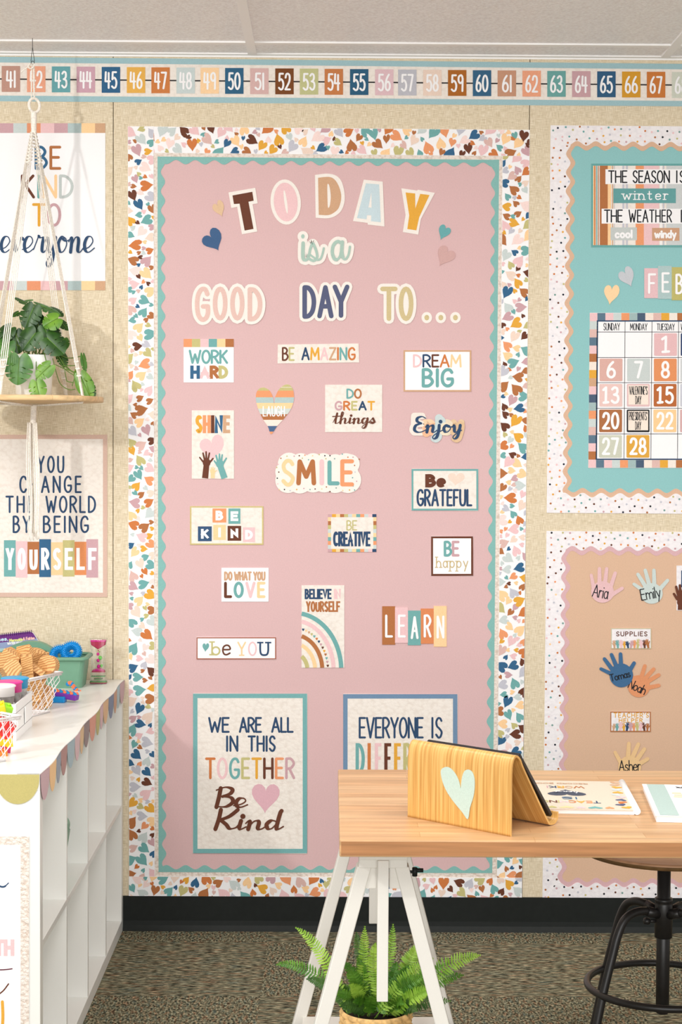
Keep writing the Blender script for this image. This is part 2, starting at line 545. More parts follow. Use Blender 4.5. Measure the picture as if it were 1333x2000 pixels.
LOWER = {
 'a': (.5, "@.48,.3,.46,.3|.97,.6 .97,.08 1.04,0"), 'b': (.5, "0,1 0,0|@.5,.3,.5,.3"), 'c': (.46, "~.95,.5 .55,.6 .12,.5 0,.28 .15,.06 .55,0 .95,.1"),
 'd': (.5, "@.5,.3,.48,.3|1,1 1,0"), 'e': (.5, "~.04,.32 .95,.34 .85,.54 .5,.6 .12,.5 0,.28 .15,.06 .5,0 .95,.1"),
 'g': (.5, "@.48,.3,.48,.3|~.97,.6 .97,-.1 .8,-.34 .4,-.38 .05,-.26"), 'h': (.5, "0,1 0,0|~0,.36 .35,.59 .8,.54 1,.34 1,0"),
 'i': (.04, ".5,.6 .5,0|*.5,.86"), 'j': (.2, "~.9,.6 .9,-.1 .6,-.32 0,-.3|*.9,.86"), 'k': (.5, "0,1 0,0|.9,.6 0,.22|.3,.36 1,0"), 'l': (.04, ".5,1 .5,0"),
 'm': (.84, "0,.6 0,0|~0,.4 .2,.58 .42,.5 .48,.35 .48,0|~.48,.4 .7,.58 .95,.5 1,.3 1,0"), 'n': (.5, "0,.6 0,0|~0,.38 .38,.6 .85,.53 1,.3 1,0"),
 'o': (.52, "@.5,.3,.5,.3"), 'p': (.5, "0,.6 0,-.36|@.5,.3,.5,.3"), 'r': (.34, "0,.6 0,0|~0,.35 .4,.58 1,.56"),
 's': (.44, "~.9,.52 .5,.6 .1,.5 .25,.34 .75,.26 .95,.12 .5,0 .05,.08"), 't': (.4, ".4,.88 .4,.1|~.4,.1 .62,0 1,.05|0,.6 .92,.6"),
 'u': (.5, "~0,.6 0,.2 .2,.02 .6,.02 1,.25|1,.6 1,0"), 'v': (.5, "0,.6 .5,0 1,.6"), 'w': (.78, "0,.6 .25,0 .5,.5 .75,0 1,.6"), 'y': (.5, "0,.6 .52,.04|1,.6 .26,-.36"),
}
SCRIPT = {
 'e': (.38, "~0,.08 .2,.14 .33,.3 .27,.44 .14,.43 .06,.25 .1,.05 .22,0 .4,.12"), 'v': (.4, "~0,.3 .06,.42 .12,.3 .17,.03 .26,.12 .33,.42 .42,.36"),
 'r': (.38, "~0,.08 .12,.4 .13,.48 .2,.42 .31,.42 .29,.25 .29,.05 .36,.0 .44,.12"), 'y': (.4, "~0,.3 .06,.43 .1,.3 .12,.06 .22,.02 .33,.4|~.34,.43 .32,.1 .26,-.3 .14,-.42 .08,-.3 .2,-.1 .42,.12"),
 'o': (.4, "~.3,.38 .16,.45 .05,.25 .12,.02 .24,.03 .33,.22 .28,.4 .2,.38 .3,.32 .42,.36"), 'n': (.48, "~0,.3 .06,.43 .1,.35 .08,0|~.08,.1 .2,.4 .3,.42 .33,.3 .32,.05 .4,0 .5,.12"),
 't': (.32, "~0,.08 .1,.5 .17,.85|~.17,.85 .13,.3 .14,.04 .22,0 .34,.12|-.06,.58 .34,.62"), 'h': (.48, "~0,.08 .16,.6 .2,.9 .13,.95 .1,.7 .08,0|~.08,.1 .2,.4 .3,.42 .33,.3 .32,.05 .4,0 .5,.12"),
 'i': (.24, "~0,.08 .05,.2 .11,.43|~.11,.43 .09,.1 .14,0 .26,.12|*.14,.66"), 'g': (.42, "~.3,.4 .16,.45 .05,.25 .1,.03 .2,.04 .31,.4|~.33,.43 .32,.1 .26,-.3 .14,-.42 .08,-.3 .2,-.1 .42,.12"),
 's': (.34, "~0,.08 .12,.32 .18,.46 .23,.34 .29,.15 .2,0 .08,.02 .05,.1 .12,.12 .24,.02 .36,.12"), 'j': (.26, "~.1,.43 .1,.1 .05,-.3 -.07,-.42 -.13,-.3 0,-.1 .26,.12|*.14,.66"),
 'a': (.42, "~.3,.38 .16,.45 .05,.25 .1,.03 .2,.04 .31,.42|~.33,.44 .31,.1 .35,0 .44,.12"), 'd': (.44, "~.3,.38 .16,.45 .05,.25 .1,.03 .2,.05 .3,.3|~.38,.95 .35,.8 .31,.1 .36,0 .48,.14"),
 'E': (.5, "~.46,.88 .3,.98 .12,.88 .12,.68 .3,.55|~.3,.55 .08,.42 .04,.15 .18,0 .36,.02 .54,.15"), 'B': (.56, "~.12,.95 .1,.5 .06,0|~0,.85 .25,1 .46,.9 .42,.68 .2,.53|~.2,.53 .45,.48 .52,.25 .35,.03 .12,.02"),
 'K': (.56, "~.12,1 .1,.5 .05,0|~.55,1 .35,.65 .1,.45|~.14,.48 .3,.25 .42,.02 .6,.1"),
}

def parse(src, wgl):
    out = []
    for part in src.split('|'):
        k = part[0]
        if k == '@':
            cx, cy, rx, ry = map(float, part[1:].split(','))
            out.append(('o', [((cx + rx * math.cos(a)) * wgl, cy + ry * math.sin(a)) for a in (2 * math.pi * i / 24 for i in range(24))]))
        elif k == '*':
            x, y = map(float, part[1:].split(','))
            out.append(('d', [(x * wgl, y)]))
        else:
            pts = [tuple(map(float, q.split(','))) for q in part.lstrip('~').split()]
            pts = [(x * wgl, y) for x, y in pts]
            out.append(('s' if k == '~' else 'l', pts))
    return out

def text(mb, mp, s, box, mats, wd, h, cap='round', font='print', track=0.2, space=0.42, rot=0.0, serif=False, dz=2e-4):
    """letters fitted between x0..x1 with cap line y0 and baseline y1 (y grows downwards)"""
    if not isinstance(mats, (list, tuple)):
        mats = [mats]
    x0, y0, x1, y1 = box
    script = font == 'script'
    items, x = [], 0.0
    for ch in s:
        if ch == ' ':
            x += space
            continue
        if script and ch in SCRIPT:
            wg, src = SCRIPT[ch]
            st = parse(src, 1.0)
            st = [(k, [(a + b * 0.07, b) for a, b in p]) for k, p in st]
            items.append((x, st)); x += wg
        else:
            wg, src = CAPS[ch] if ch in CAPS else LOWER[ch]
            items.append((x, parse(src, wg))); x += wg + track
    xs = [gx + p[0] for gx, st in items for k, pp in st for p in pp]
    lo, hi = min(xs), max(xs)
    sx = (x1 - x0 - wd) / max(hi - lo, 1e-6) if hi - lo > 0.1 else 0.0
    H = (y1 - y0 - wd)
    cx, cy = (x0 + x1) / 2, (y0 + y1) / 2
    c, sn = math.cos(rot), math.sin(rot)
    def place(gx, p):
        X = x0 + wd / 2 + (gx + p[0] - lo) * sx if sx else cx
        Y = y1 - wd / 2 - p[1] * H
        return (cx + (X - cx) * c - (Y - cy) * sn, cy + (X - cx) * sn + (Y - cy) * c)
    hcur = h
    for i, (gx, st) in enumerate(items):
        mat = mats[i % len(mats)]
        if not script:
            hcur = h + (i % 2) * 1.2e-5
        for kind, pp in st:
            hh = hcur
            hcur += 5e-6 * ((len(pp) - 1) * 7 + 3 if kind == 's' else (26 if kind == 'o' else 5)) + 8e-6
            if kind == 'd':
                q = place(gx, pp[0]); mb.disc(q[0], q[1], wd * 0.62, mp, hh, mat)
            elif kind == 'o':
                mb.ribbon([place(gx, p) for p in pp], wd, mp, hh, mat, closed=True)
            elif kind == 's':
                cur = crom(pp)
                if script:
                    ws = []
                    for a in range(len(cur)):
                        d0, d1 = cur[max(a - 1, 0)], cur[min(a + 1, len(cur) - 1)]
                        L = math.hypot(d1[0] - d0[0], d1[1] - d0[1]) or 1
                        ws.append(wd * (0.34 + 0.66 * max(0, (d0[1] - d1[1]) / L)))
                    ws = [(ws[max(a - 1, 0)] + ws[a] + ws[min(a + 1, len(ws) - 1)]) / 3 for a in range(len(ws))]
                else:
                    ws = wd
                mb.ribbon([place(gx, p) for p in cur], ws, mp, hh, mat, cap)
            elif cap == 'round':
                for a in range(len(pp) - 1):
                    mb.ribbon([place(gx, pp[a]), place(gx, pp[a + 1])], wd * (0.5 if script else 1), mp, hh + a * 4e-6, mat, 'round')
            else:
                q = [place(gx, p) for p in pp]
                for e, f in ((0, 1), (-1, -2)):       # flat ends reach the cap line and baseline
                    dx, dy = q[e][0] - q[f][0], q[e][1] - q[f][1]
                    L = math.hypot(dx, dy) or 1
                    q[e] = (q[e][0] + dx / L * wd / 2, q[e][1] + dy / L * wd / 2)
                mb.ribbon(q, wd, mp, hh, mat, 'flat', clip=None if rot else (y0, y1))
            if serif and kind in 'ls' and len(pp) >= 2:
                for e, f in ((0, 1), (-1, -2)):
                    if abs(pp[e][0] - pp[f][0]) < 0.35 * abs(pp[e][1] - pp[f][1]) + 0.001 and min(abs(pp[e][1] - t) for t in (0, .6, 1, -.36)) < 0.02:
                        q = place(gx, pp[e]); mb.ribbon([(q[0] - wd * 1.7, q[1]), (q[0] + wd * 1.7, q[1])], wd * 0.8, mp, hh + 8e-6, mat, 'flat')

# ================================================================== THE ROOM
BURLAP, CEIL, CARPET = burlap(), ceiling_mat(), carpet()
SEAM = M((66, 58, 42), key='panel_seam'); TBAR = M((250, 248, 246), rough=0.5, grain=0.0, key='white_metal_grid')
BASE = M((24, 28, 26), rough=0.5, spec=0.22, grain=0.1, scale=60, key='black_cove_base')
ZC = WALL(600, 110).z + 0.004                    # ceiling height
b = MB(); b.box((-3.2, -8.0, -0.08), (3.4, 0.1, 0.0), CARPET); struct(b.build('floor', loc=(0, 0, 0)))
b = MB(); b.box((-3.2, -6.4, ZC), (3.4, 0.1, ZC + 0.06), CEIL); struct(b.build('ceiling', loc=(0, 0, 0)))
XS1, XS2 = WALL(221, 800).x, WALL(1027.5, 1000).x
b = MB()
for x0, x1 in ((-3.2, XS1 - 0.0011), (XS1 + 0.0011, XS2 - 0.0011), (XS2 + 0.0011, 3.4)):
    b.box((x0, -0.0, 0), (x1, 0.012, ZC), BURLAP)
b.box((-3.2, 0.012, 0), (3.4, 0.1, ZC), SEAM)
struct(b.build('wall_back', loc=(0, 0, 0)))
b = MB()                                          # cove base with its curved toe
prof = [(0.0, 0.1035), (-0.006, 0.1035), (-0.0065, 0.03), (-0.008, 0.016), (-0.014, 0.006), (-0.018, 0.0), (0.0, 0.0)]
b.grid([[(x, p[0], p[1]) for p in prof] for x in (-3.2, 3.4)], BASE, smooth=False, caps=True)
struct(b.build('baseboard_back', loc=(0, 0, 0)))
b = MB(); b.box((-3.2, -0.022, ZC - 0.004), (3.4, 0.0, ZC), TBAR); b.box((-3.2, -0.004, ZC - 0.009), (3.4, 0.0, ZC), TBAR)
struct(b.build('trim_1', loc=(0, 0, 0)))
b = MB(); b.box((-3.2, -0.172, ZC - 0.005), (3.4, -0.148, ZC), TBAR); struct(b.build('trim_2', loc=(0, 0, 0)))
for i, x in enumerate((WALL(494, 108).x, WALL(494, 108).x + 1.22)):
    b = MB(); b.box((x - 0.013, -6.0, ZC - 0.006), (x + 0.013, -0.022, ZC), TBAR); struct(b.build('trim_%d' % (i + 3), loc=(0, 0, 0)))

# ------------------------------------------------------------------ number line along the top of the wall
NLTEAL = M((160, 194, 200), key='number_line_edge'); LINE = M((40, 38, 40), key='number_line_ink')
NUMS = [(41, 21.5, (190, 147, 132)), (42, 71, (236, 166, 136)), (43, 119.5, (104, 164, 170)), (44, 168, (206, 164, 178)), (45, 217, (48, 98, 138)),
 (46, 266, (232, 178, 84)), (47, 314, (206, 126, 68)), (48, 363, (201, 213, 212)), (49, 410, (250, 212, 166)), (50, 458, (46, 98, 132)),
 (51, 507, (216, 180, 176)), (52, 556, (122, 70, 32)), (53, 604, (194, 194, 142)), (54, 652.5, (200, 126, 74)), (55, 702, (42, 92, 124)),
 (56, 751, (224, 190, 196)), (57, 796, (190, 190, 198)), (58, 845, (236, 212, 196)), (59, 893.5, (172, 102, 36)), (60, 942, (52, 98, 132)),
 (61, 990.5, (200, 150, 122)), (62, 1039, (238, 166, 132)), (63, 1087.5, (108, 166, 162)), (64, 1136, (202, 162, 168)), (65, 1185, (48, 92, 128)),
 (66, 1233.5, (214, 154, 44)), (67, 1282, (204, 122, 58)), (68, 1331, (208, 212, 198)), (69, 1379, (52, 98, 132))]
def nl(t, x):
    a, c = 111 + 0.0105 * x, 198 + 0.0075 * x
    return a + (c - a) * t
for si, (xa, xb, lab) in enumerate((
        (-60, 385, 'felt-look number line strip numbered 41 to 48, at the left end of the wall top'),
        (385, 771.5, 'felt-look number line strip numbered 49 to 56, above the heart-bordered pink board'),
        (771.5, 1160, 'felt-look number line strip numbered 57 to 64, right of the strip ending in 56'),
        (1160, 1404, 'felt-look number line strip starting with 65, above the teal calendar board'))):
    b = MB()
    n = 6
    xs = [xa + (xb - xa) * k / n for k in range(n + 1)]
    b.slab([(x, nl(0, x)) for x in xs] + [(x, nl(1, x)) for x in reversed(xs)], WALL, 0, 0.0012 + si % 2 * 0.0004, CREAM)
    st = tag(b.build('number_line_strip'), lab, 'number line', 'number line strips')
    H0 = 0.0018 + si % 2 * 0.0004
    for t0, t1 in ((0, 0.128), (0.872, 1)):
        e = MB(); e.face([WALL(x, nl(t0, x), H0) for x in (xa, xb)] + [WALL(x, nl(t1, x), H0) for x in (xb, xa)], NLTEAL)
        e.build('edge_band', st)
    e = MB(); e.face([WALL(xa, nl(.5, xa) - 1.3, H0), WALL(xb, nl(.5, xb) - 1.3, H0), WALL(xb, nl(.5, xb) + 1.3, H0), WALL(xa, nl(.5, xa) + 1.3, H0)], LINE)
    e.build('line', st)
    for v, cx, c in NUMS:
        if xa < cx < xb:
            q = MB(); yc = nl(.5, cx)
            q.slab(rect(cx - 18, yc - 25.5, cx + 18, yc + 25), WALL, H0, H0 + 4e-4, M(c))
            sv = str(v); ww = 9.5 if '1' in sv else 12.6
            text(q, WALL, sv, (cx - ww, yc - 17, cx + ww, yc + 17.5), WHITE, 3.8, H0 + 8e-4, track=.26)
            q.build('number_square', st)

# ------------------------------------------------------------------ boards: backing paper and trimmers
def L2(a, b_, t):
    return (a[0] + (b_[0] - a[0]) * t, a[1] + (b_[1] - a[1]) * t)

def strip(o0, o1, i0, i1, amp, period, phase=0.0):
    """outline of a trimmer: straight outer edge o0-o1, inner edge i0-i1 (wavy when amp)"""
    if not amp:
        return [o0, o1, i1, i0]
    L = math.hypot(i1[0] - i0[0], i1[1] - i0[1])
    n = max(2, int(L / period * 12))
    nx, ny = (i0[1] - i1[1]) / L, (i1[0] - i0[0]) / L
    if (o0[0] - i0[0]) * nx + (o0[1] - i0[1]) * ny > 0:
        nx, ny = -nx, -ny                          # towards the board
    out = [o0, o1]
    for k in range(n, -1, -1):
        p = L2(i0, i1, k / n)
        a = amp * math.sin(2 * math.pi * (k / n * L / period) + phase)
        out.append((p[0] + nx * a, p[1] + ny * a))
    return out

def trim(name, outline, h0, h1, mat, label, cat, group):
    b = MB(); b.slab(outline, WALL, h0, h1, mat)
    return tag(b.build(name), label, cat, group)

def inside(p, poly):
    c, j = False, len(poly) - 1
    for i in range(len(poly)):
        if (poly[i][1] > p[1]) != (poly[j][1] > p[1]) and p[0] < (poly[j][0] - poly[i][0]) * (p[1] - poly[i][1]) / (poly[j][1] - poly[i][1]) + poly[i][0]:
            c = not c
        j = i
    return c

HEARTC = [BROWN, SIENNA, RUST, SALMON, MUSTARD, BLUE, TEAL, PINK, MAUVE, OLIVE, PEACH, GREYBLUE, LAVENDER, PINK, PEACH, DUSTY, PALE, SIENNA, TEAL, M((246, 220, 214))]
def clip_box(poly, x0, y0, x1, y1):
    for ax, lim, sg in ((0, x0, 1), (0, x1, -1), (1, y0, 1), (1, y1, -1)):
        out = []
        for i in range(len(poly)):
            a, c = poly[i - 1], poly[i]
            ia, ic = (a[ax] - lim) * sg >= 0, (c[ax] - lim) * sg >= 0
            if ia != ic:
                t = (lim - a[ax]) / (c[ax] - a[ax]); out.append(L2(a, c, t))
            if ic:
                out.append(c)
        poly = out
        if not poly:
            break
    return poly

def hearts_print(par, o0, o1, i0, i1, h, seed):
    """scattered hearts, mixed sizes, packed between the two edges"""
    R = random.Random(seed)
    Lg = math.hypot(o1[0] - o0[0], o1[1] - o0[1]); Wd = math.hypot(i0[0] - o0[0], i0[1] - o0[1])
    placed, b = [], MB()
    for it in range(9000):
        big = it < 2500
        r = R.uniform(9.8, 12.6) if it < 500 else (R.uniform(7.0, 8.8) if big else R.uniform(4.4, 5.8))
        u, v = R.uniform(0, Lg), R.uniform(1, Wd - 1)
        if any((u - a) ** 2 + (v - c) ** 2 < ((r + q) * 0.92) ** 2 for a, c, q in placed):
            continue
        placed.append((u, v, r))
    last = None
    for hi, (u, v, r) in enumerate(placed):
        hp = heart(u, v, r * 1.75, r * 2.15, R.uniform(-1.2, 1.2) + (math.pi if R.random() < .3 else 0), R.uniform(-.25, .3), 18)
        hp = clip_box(hp, 0.5, 0.5, Lg - 0.5, Wd - 0.5)
        if len(hp) < 3:
            continue
        mt = R.choice([m for m in HEARTC if m is not last]); last = mt
        q = []
        for x, y in hp:
            a, c = L2(o0, o1, x / Lg), L2(i0, i1, x / Lg)
            q.append(WALL(*L2(a, c, y / Wd), h + (hi % 40) * 1.5e-5))
        b.face(q, mt)
    b.build('heart_print', par)

b = MB(); b.slab([(300, 298), (984, 305), (970, 1712), (302, 1708)], WALL, 0.0003, 0.0007, PINKPAPER)
tag(b.build('backing_paper'), 'large dusty pink backing paper filling the heart-bordered board', 'backing paper')
G = 'heart print trimmers round the pink board'
HB = dict(top=((250, 247), (1035, 254), (250, 298.5), (1035, 305.5)), left=((250, 247), (252.5, 1757), (300.5, 247), (302.5, 1757)),
          right=((1035.5, 254), (1020, 1762), (982.5, 254), (970.5, 1762)), bottom=((252, 1758), (1020, 1761.5), (252, 1711), (1020, 1714)))
for k, (hh, seed, lab) in dict(top=(.0024, 1, 'top strip of the heart print border, above the word TODAY'), left=(.0032, 2, 'left strip of the heart print border, beside the white cube shelf'),
        right=(.0018, 3, 'right strip of the heart print border, next to the two dotted boards'), bottom=(.0040, 4, 'bottom strip of the heart print border, just above the black baseboard')).items():
    q = HB[k]
    o = trim('heart_border_strip', strip(*q, 0, 1), 0, hh, WHITE, 'white paper ' + lab, 'border trim', G)
    hearts_print(o, *q, hh + 3e-4, seed)
G = 'woven rope print trimmers round the pink board'
for q, hh, lab in ((((300, 298.5), (985, 305), (300, 310), (985, 317)), .0012, 'above the word TODAY'), (((300.5, 298), (302.5, 1712), (311, 298), (313, 1712)), .001, 'on the side near the cube shelf'),
        (((984, 305), (970, 1714), (970, 305), (957, 1714)), .0013, 'on the side near the dotted boards'), (((302, 1711), (970, 1714), (302, 1700), (970, 1703)), .0012, 'along the bottom of the board')):
    trim('rope_border_strip', strip(*q, 0, 1), 0, hh, ROPE, 'narrow woven rope print strip inside the heart border, ' + lab, 'border trim', G)
G = 'teal scalloped trimmers round the pink board'
for q, hh, lab in ((((308, 306), (975, 312.5), (316, 316.5), (966, 322)), .0021, 'top teal scalloped border strip, over the word TODAY'), (((308, 306), (310, 1702), (318.5, 308), (321, 1700)), .0018, 'left teal scalloped border strip, nearest the cube shelf'),
        (((975.5, 312), (962, 1704), (964, 312), (953, 1702)), .0017, 'right teal scalloped border strip, nearest the dotted boards'), (((309, 1703), (962, 1705), (316, 1693.5), (955, 1696)), .0019, 'bottom teal scalloped border strip, above the woven rope print')):
    trim('scalloped_border_strip', strip(*q, 4.2, 37.5), 0, hh, TRIMTEAL, lab, 'border trim', G)

DOTC = [INK, M((30, 36, 52)), BROWN, SIENNA, RUST, SALMON, MUSTARD, TEAL, MAUVE, OLIVE, PEACH, LAVENDER, PINK, M((120, 158, 150))]
def dots_print(par, poly, h, seed, r=2.0, sep=12.0):
    R = random.Random(seed)
    xs = [p[0] for p in poly]; ys = [p[1] for p in poly]
    pts, b = [], MB()
    for it in range(6000):
        p = (R.uniform(min(xs), max(xs)), R.uniform(min(ys), max(ys)))
        if inside((p[0] - r, p[1] - r), poly) and inside((p[0] + r, p[1] + r), poly) and inside((p[0] + r, p[1] - r), poly) and inside((p[0] - r, p[1] + r), poly) \
                and all((p[0] - a) ** 2 + (p[1] - c) ** 2 > sep * sep for a, c in pts):
            pts.append(p)
    for i, p in enumerate(pts):
        b.disc(p[0], p[1], r, WALL, h, R.choice(DOTC), 14)
    b.build('dot_print', par)

def dotted_board(nm, TL, BL, wd, backing, btrim, cname, tname, place):
    """board running out of the frame on the right"""
    XR = 1470
    b = MB(); b.slab([(TL[0] + 20, TL[1] + 20), (XR, TL[1] + 23), (XR, BL[1] - 17), (BL[0] + 20, BL[1] - 20)], WALL, 0.0003, 0.0007, backing)
    tag(b.build('backing_paper'), '%s backing paper of the %s' % (cname, place), 'backing paper')
    a, w2 = 4.4, wd + 9.5
    sides = dict(left=(TL, BL), top=(TL, (XR, TL[1] + 3)), bottom=(BL, (XR, BL[1] + 3)))
    for k, (p, q) in sides.items():
        def off(t, d):
            x, y = L2(p, q, t)
            return (x + d, y) if k == 'left' else ((x, y + d) if k == 'top' else (x, y - d))
        e0, e1 = (wd, wd) if k == 'left' else (wd, 0)
        i0, i1 = off(0, wd), off(1, wd)
        if k == 'left':
            i0, i1 = (i0[0], i0[1] + wd), (i1[0], i1[1] - wd)
        else:
            i0 = (i0[0] + wd * .9, i0[1])
        dirx = (0, 9.5) if k == 'top' else ((0, -9.5) if k == 'bottom' else (9.5, 0))
        j0, j1 = (i0[0] + dirx[0], i0[1] + dirx[1]), (i1[0] + dirx[0], i1[1] + dirx[1])
        nm2 = dict(left='left-hand', top='top', bottom='bottom')[k]
        hh = dict(left=.0012, top=.0015, bottom=.0009)[k]
        trim('wavy_border_strip', strip(L2(i0, p, .45), L2(i1, q, .45), j0, j1, a, 36.5, 1.2), 0.0, hh, btrim, '%s wavy %s border strip of the %s' % (nm2, tname, place), 'border trim', tname + ' wavy trimmers')
        ol = strip(p, q, i0, i1, a, 36.5, 1.2)
        hh = dict(left=.002, top=.0024, bottom=.0027)[k]
        o = trim('dotted_border_strip', ol, 0, hh, DOTPAPER, '%s white confetti-dot border strip of the %s' % (nm2, place), 'border trim', 'confetti dot trimmers')
        dots_print(o, ol, hh + 3e-4, hash(k) % 7 if False else len(k) + len(place))
dotted_board('calendar', (1076, 245), (1068.5, 1001.5), 35, TEALPAPER, TRIMTAN, 'teal', 'tan', 'calendar board')
dotted_board('helpers', (1068, 1037), (1060, 1761), 33.5, TANPAPER, TRIMMAUVE, 'tan kraft', 'mauve', 'board of paper hands')

# ------------------------------------------------------------------ flat printed pieces
HP = 0.0008                                       # top of backing paper
def card(name, poly, mat, label, cat, group=None, h0=HP, h1=0.0030, mp=WALL):
    b = MB(); b.slab(poly, mp, h0, h1, mat)
    o = tag(b.build(name), label, cat, group)
    return o, h1 + 4e-4

def part(par, name, fn):
    b = MB(); fn(b)
    return b.build(name, par)

def fill(par, name, poly, mat, h, mp=WALL):
    return part(par, name, lambda b: b.face([mp(u, v, h) for u, v in poly], mat))

def frame_of(par, x0, y0, x1, y1, t, mat, h, mp=WALL):
    def fn(b):
        for q in (rect(x0, y0, x1, y0 + t), rect(x0, y1 - t, x1, y1), rect(x0, y0 + t, x0 + t, y1 - t), rect(x1 - t, y0 + t, x1, y1 - t)):
            b.face([mp(u, v, h) for u, v in q], mat)
    return part(par, 'border', fn)

def words(par, rows, h, mp=WALL, name='lettering'):
    def fn(b):
        for i, r in enumerate(rows):
            kw = r[4] if len(r) > 4 else {}
            text(b, mp, r[0], r[1], r[2], r[3], h + i * 2e-5, **kw)
    return part(par, name, fn)

def flat(**k):
    d = dict(cap='flat'); d.update(k); return d

def hand(b, mp, palm, fingers, wd, mat, h, arm=None):
    cx, cy, rx, ry = palm
    for i, (bx, by, tx, ty) in enumerate(fingers):
        k = wd * (0.9 if i in (0,) else 1.0)
        b.ribbon([(bx, by), (tx, ty)], [k * 1.15, k * 0.92], mp, h + i * 3e-5, mat)
    b.disc(cx, cy, rx, mp, h + 2.5e-4, mat, 24, ry)
    if arm:
        b.ribbon([(cx, cy + ry * .2), arm], [rx * 1.45, rx * 1.6], mp, h + 2.8e-4, mat, 'flat')

def small_hand(b, mp, x, yb, s, mat, h, tilt=0.0):
    """printed raised hand standing on yb"""
    f = []
    for a, l in ((-.75, .62), (-.3, .95), (-.05, 1.0), (.2, .95), (.62, .7)):
        a += tilt
        f.append((x + math.sin(a) * s * .2, yb - s * .38 - math.cos(a) * s * .1, x + math.sin(a) * s * .68 * l, yb - s * .38 - math.cos(a) * s * .66 * l))
    hand(b, mp, (x, yb - s * .33, s * .16, s * .18), f, s * .12, mat, h, (x - tilt * s * .3, yb))

# ---- the two charts on the left wall
P1 = (-22, 241, 206, 567)
o, h = card('wall_chart', rect(*P1), WHITE, 'white wall chart reading BE KIND TO everyone, behind the hanging planter cords', 'poster', 'wall charts', h0=0, h1=.0025)
for y0, y1 in ((241, 260), (549, 567)):
    def fn(b):
        cs = [TAN, PEACH, M((178, 196, 196)), MAUVE, PINK, M((226, 150, 112)), GREYBLUE, MAUVE, M((228, 172, 80))]
        for i, c in enumerate(cs):
            x1 = 206 - (20 + 26.6 * (i - 1) if i else 0); x0 = max(-22, 206 - 20 - 26.6 * i)
            b.face([WALL(u, v, h) for u, v in rect(x0, y0, x1, y1)], c)
    part(o, 'colour_band', fn)
words(o, [('BE', (68, 285, 120, 332), [BLUE, SIENNA], 5.5, dict(track=.25)), ('KIND', (41, 341, 144, 388), [BROWN, TEAL, PEACH, M((192, 200, 198))], 5.5, dict(track=.25)),
          ('TO', (63, 397, 120, 443), [MUSTARD, MAUVE], 5.5), ('everyone', (-4, 422, 188, 496), NAVY, 6.2, dict(font='script'))], h)
P2 = (-13, 849, 210, 1166)
o, h = card('wall_chart', rect(*P2), CREAM, 'cream felt-look wall chart ending in YOURSELF on coloured blocks, below the planter', 'poster', 'wall charts', h0=0, h1=.0025)
frame_of(o, *P2, 8.5, M((212, 180, 164)), h)
words(o, [('YOU', (73, 890, 126, 924), NAVY, 3.8, dict(track=.5)), ('CHANGE', (38, 929, 160, 963), NAVY, 3.8, dict(track=.5)), ('THE', (11, 968, 68, 1002), NAVY, 3.8, dict(track=.45)),
          ('WORLD', (89, 968, 188, 1002), NAVY, 3.8, dict(track=.4)), ('BY', (25, 1007, 60, 1041), NAVY, 3.8, dict(track=.45)), ('BEING', (84, 1007, 174, 1041), NAVY, 3.8, dict(track=.45))], h)
Y0 = [(8, 1055, 1126, TEAL), (31, 1057, 1128, PINK), (54, 1058, 1121, SIENNA), (77, 1053, 1127, BLUE), (100, 1059, 1123, PEACH), (123, 1055, 1126, OLIVE), (146, 1058, 1123, M((222, 142, 90))), (169, 1053, 1128, MAUVE)]
def fn(b):
    for i, ((x, a, c, mt), ch) in enumerate(zip(Y0, 'YOURSELF')):
        b.face([WALL(u, v, h) for u, v in rect(x, a, x + 23, c)], mt)
        text(b, WALL, ch, (x + 3.5, 1070, x + 20, 1113), WHITE, 6.6, h + 2e-4, cap='flat')
part(o, 'letter_blocks', fn)

# ---- TODAY: five cut-out letters
GL = 'cut-out letters of the pink board heading'
def cv(pts, s, ox, oy):
    return [(ox + x / s, oy + y / s) for x, y in pts]
s4, s5 = 6.348, 6.059
def letter(lab, outer, inner, mat, slots=(), extra=None, k=0):
    o, h = card('cutout_letter', outer, CREAMFINE, lab, 'letter', GL, h1=.003 + k * .0004)
    def fn(b):
        b.face([WALL(u, v, h) for u, v in inner], mat)
        for sl in slots:
            b.face([WALL(u, v, h + 2e-4) for u, v in sl], CREAMFINE)
    part(o, 'face', fn)
letter('brown block letter T with cream edge, first of the heading', cv([(42, 293), (375, 235), (405, 428), (342, 438), (400, 778), (210, 812), (150, 472), (78, 487)], s4, 440, 330),
       cv([(92, 330), (338, 285), (355, 395), (290, 408), (353, 745), (243, 765), (180, 432), (110, 437)], s4, 440, 330), BROWN)
def ell(cx, cy, rx, ry, rot, n=30):
    return [(cx + rx * math.cos(a) * math.cos(rot) - ry * math.sin(a) * math.sin(rot), cy + rx * math.cos(a) * math.sin(rot) + ry * math.sin(a) * math.cos(rot)) for a in (2 * math.pi * k / n for k in range(n))]
letter('pale pink rounded letter O with cream edge, second of the top heading', cv(ell(752, 412, 188, 281, -.08), s4, 440, 330), cv(ell(752, 412, 148, 241, -.08), s4, 440, 330), PINK,
       [cv(ell(752, 410, 17, 146, -.14), s4, 440, 330)])
letter('tan letter D with cream edge, in the middle of the top heading', crom([(615.6, 342), (640, 339.4), (658, 344), (669, 358), (674, 385), (670, 406), (660, 419), (643, 426.5), (617, 425.5)], 4),
       crom([(621.7, 347.6), (642, 345.8), (654, 351), (663, 366), (667, 385), (663, 404), (655, 414), (642, 420.4), (623, 419.8)], 4), TAN, [crom([(640, 361), (643.5, 363), (646.5, 383), (644.5, 402), (641, 405), (640, 383)], 4, True)])
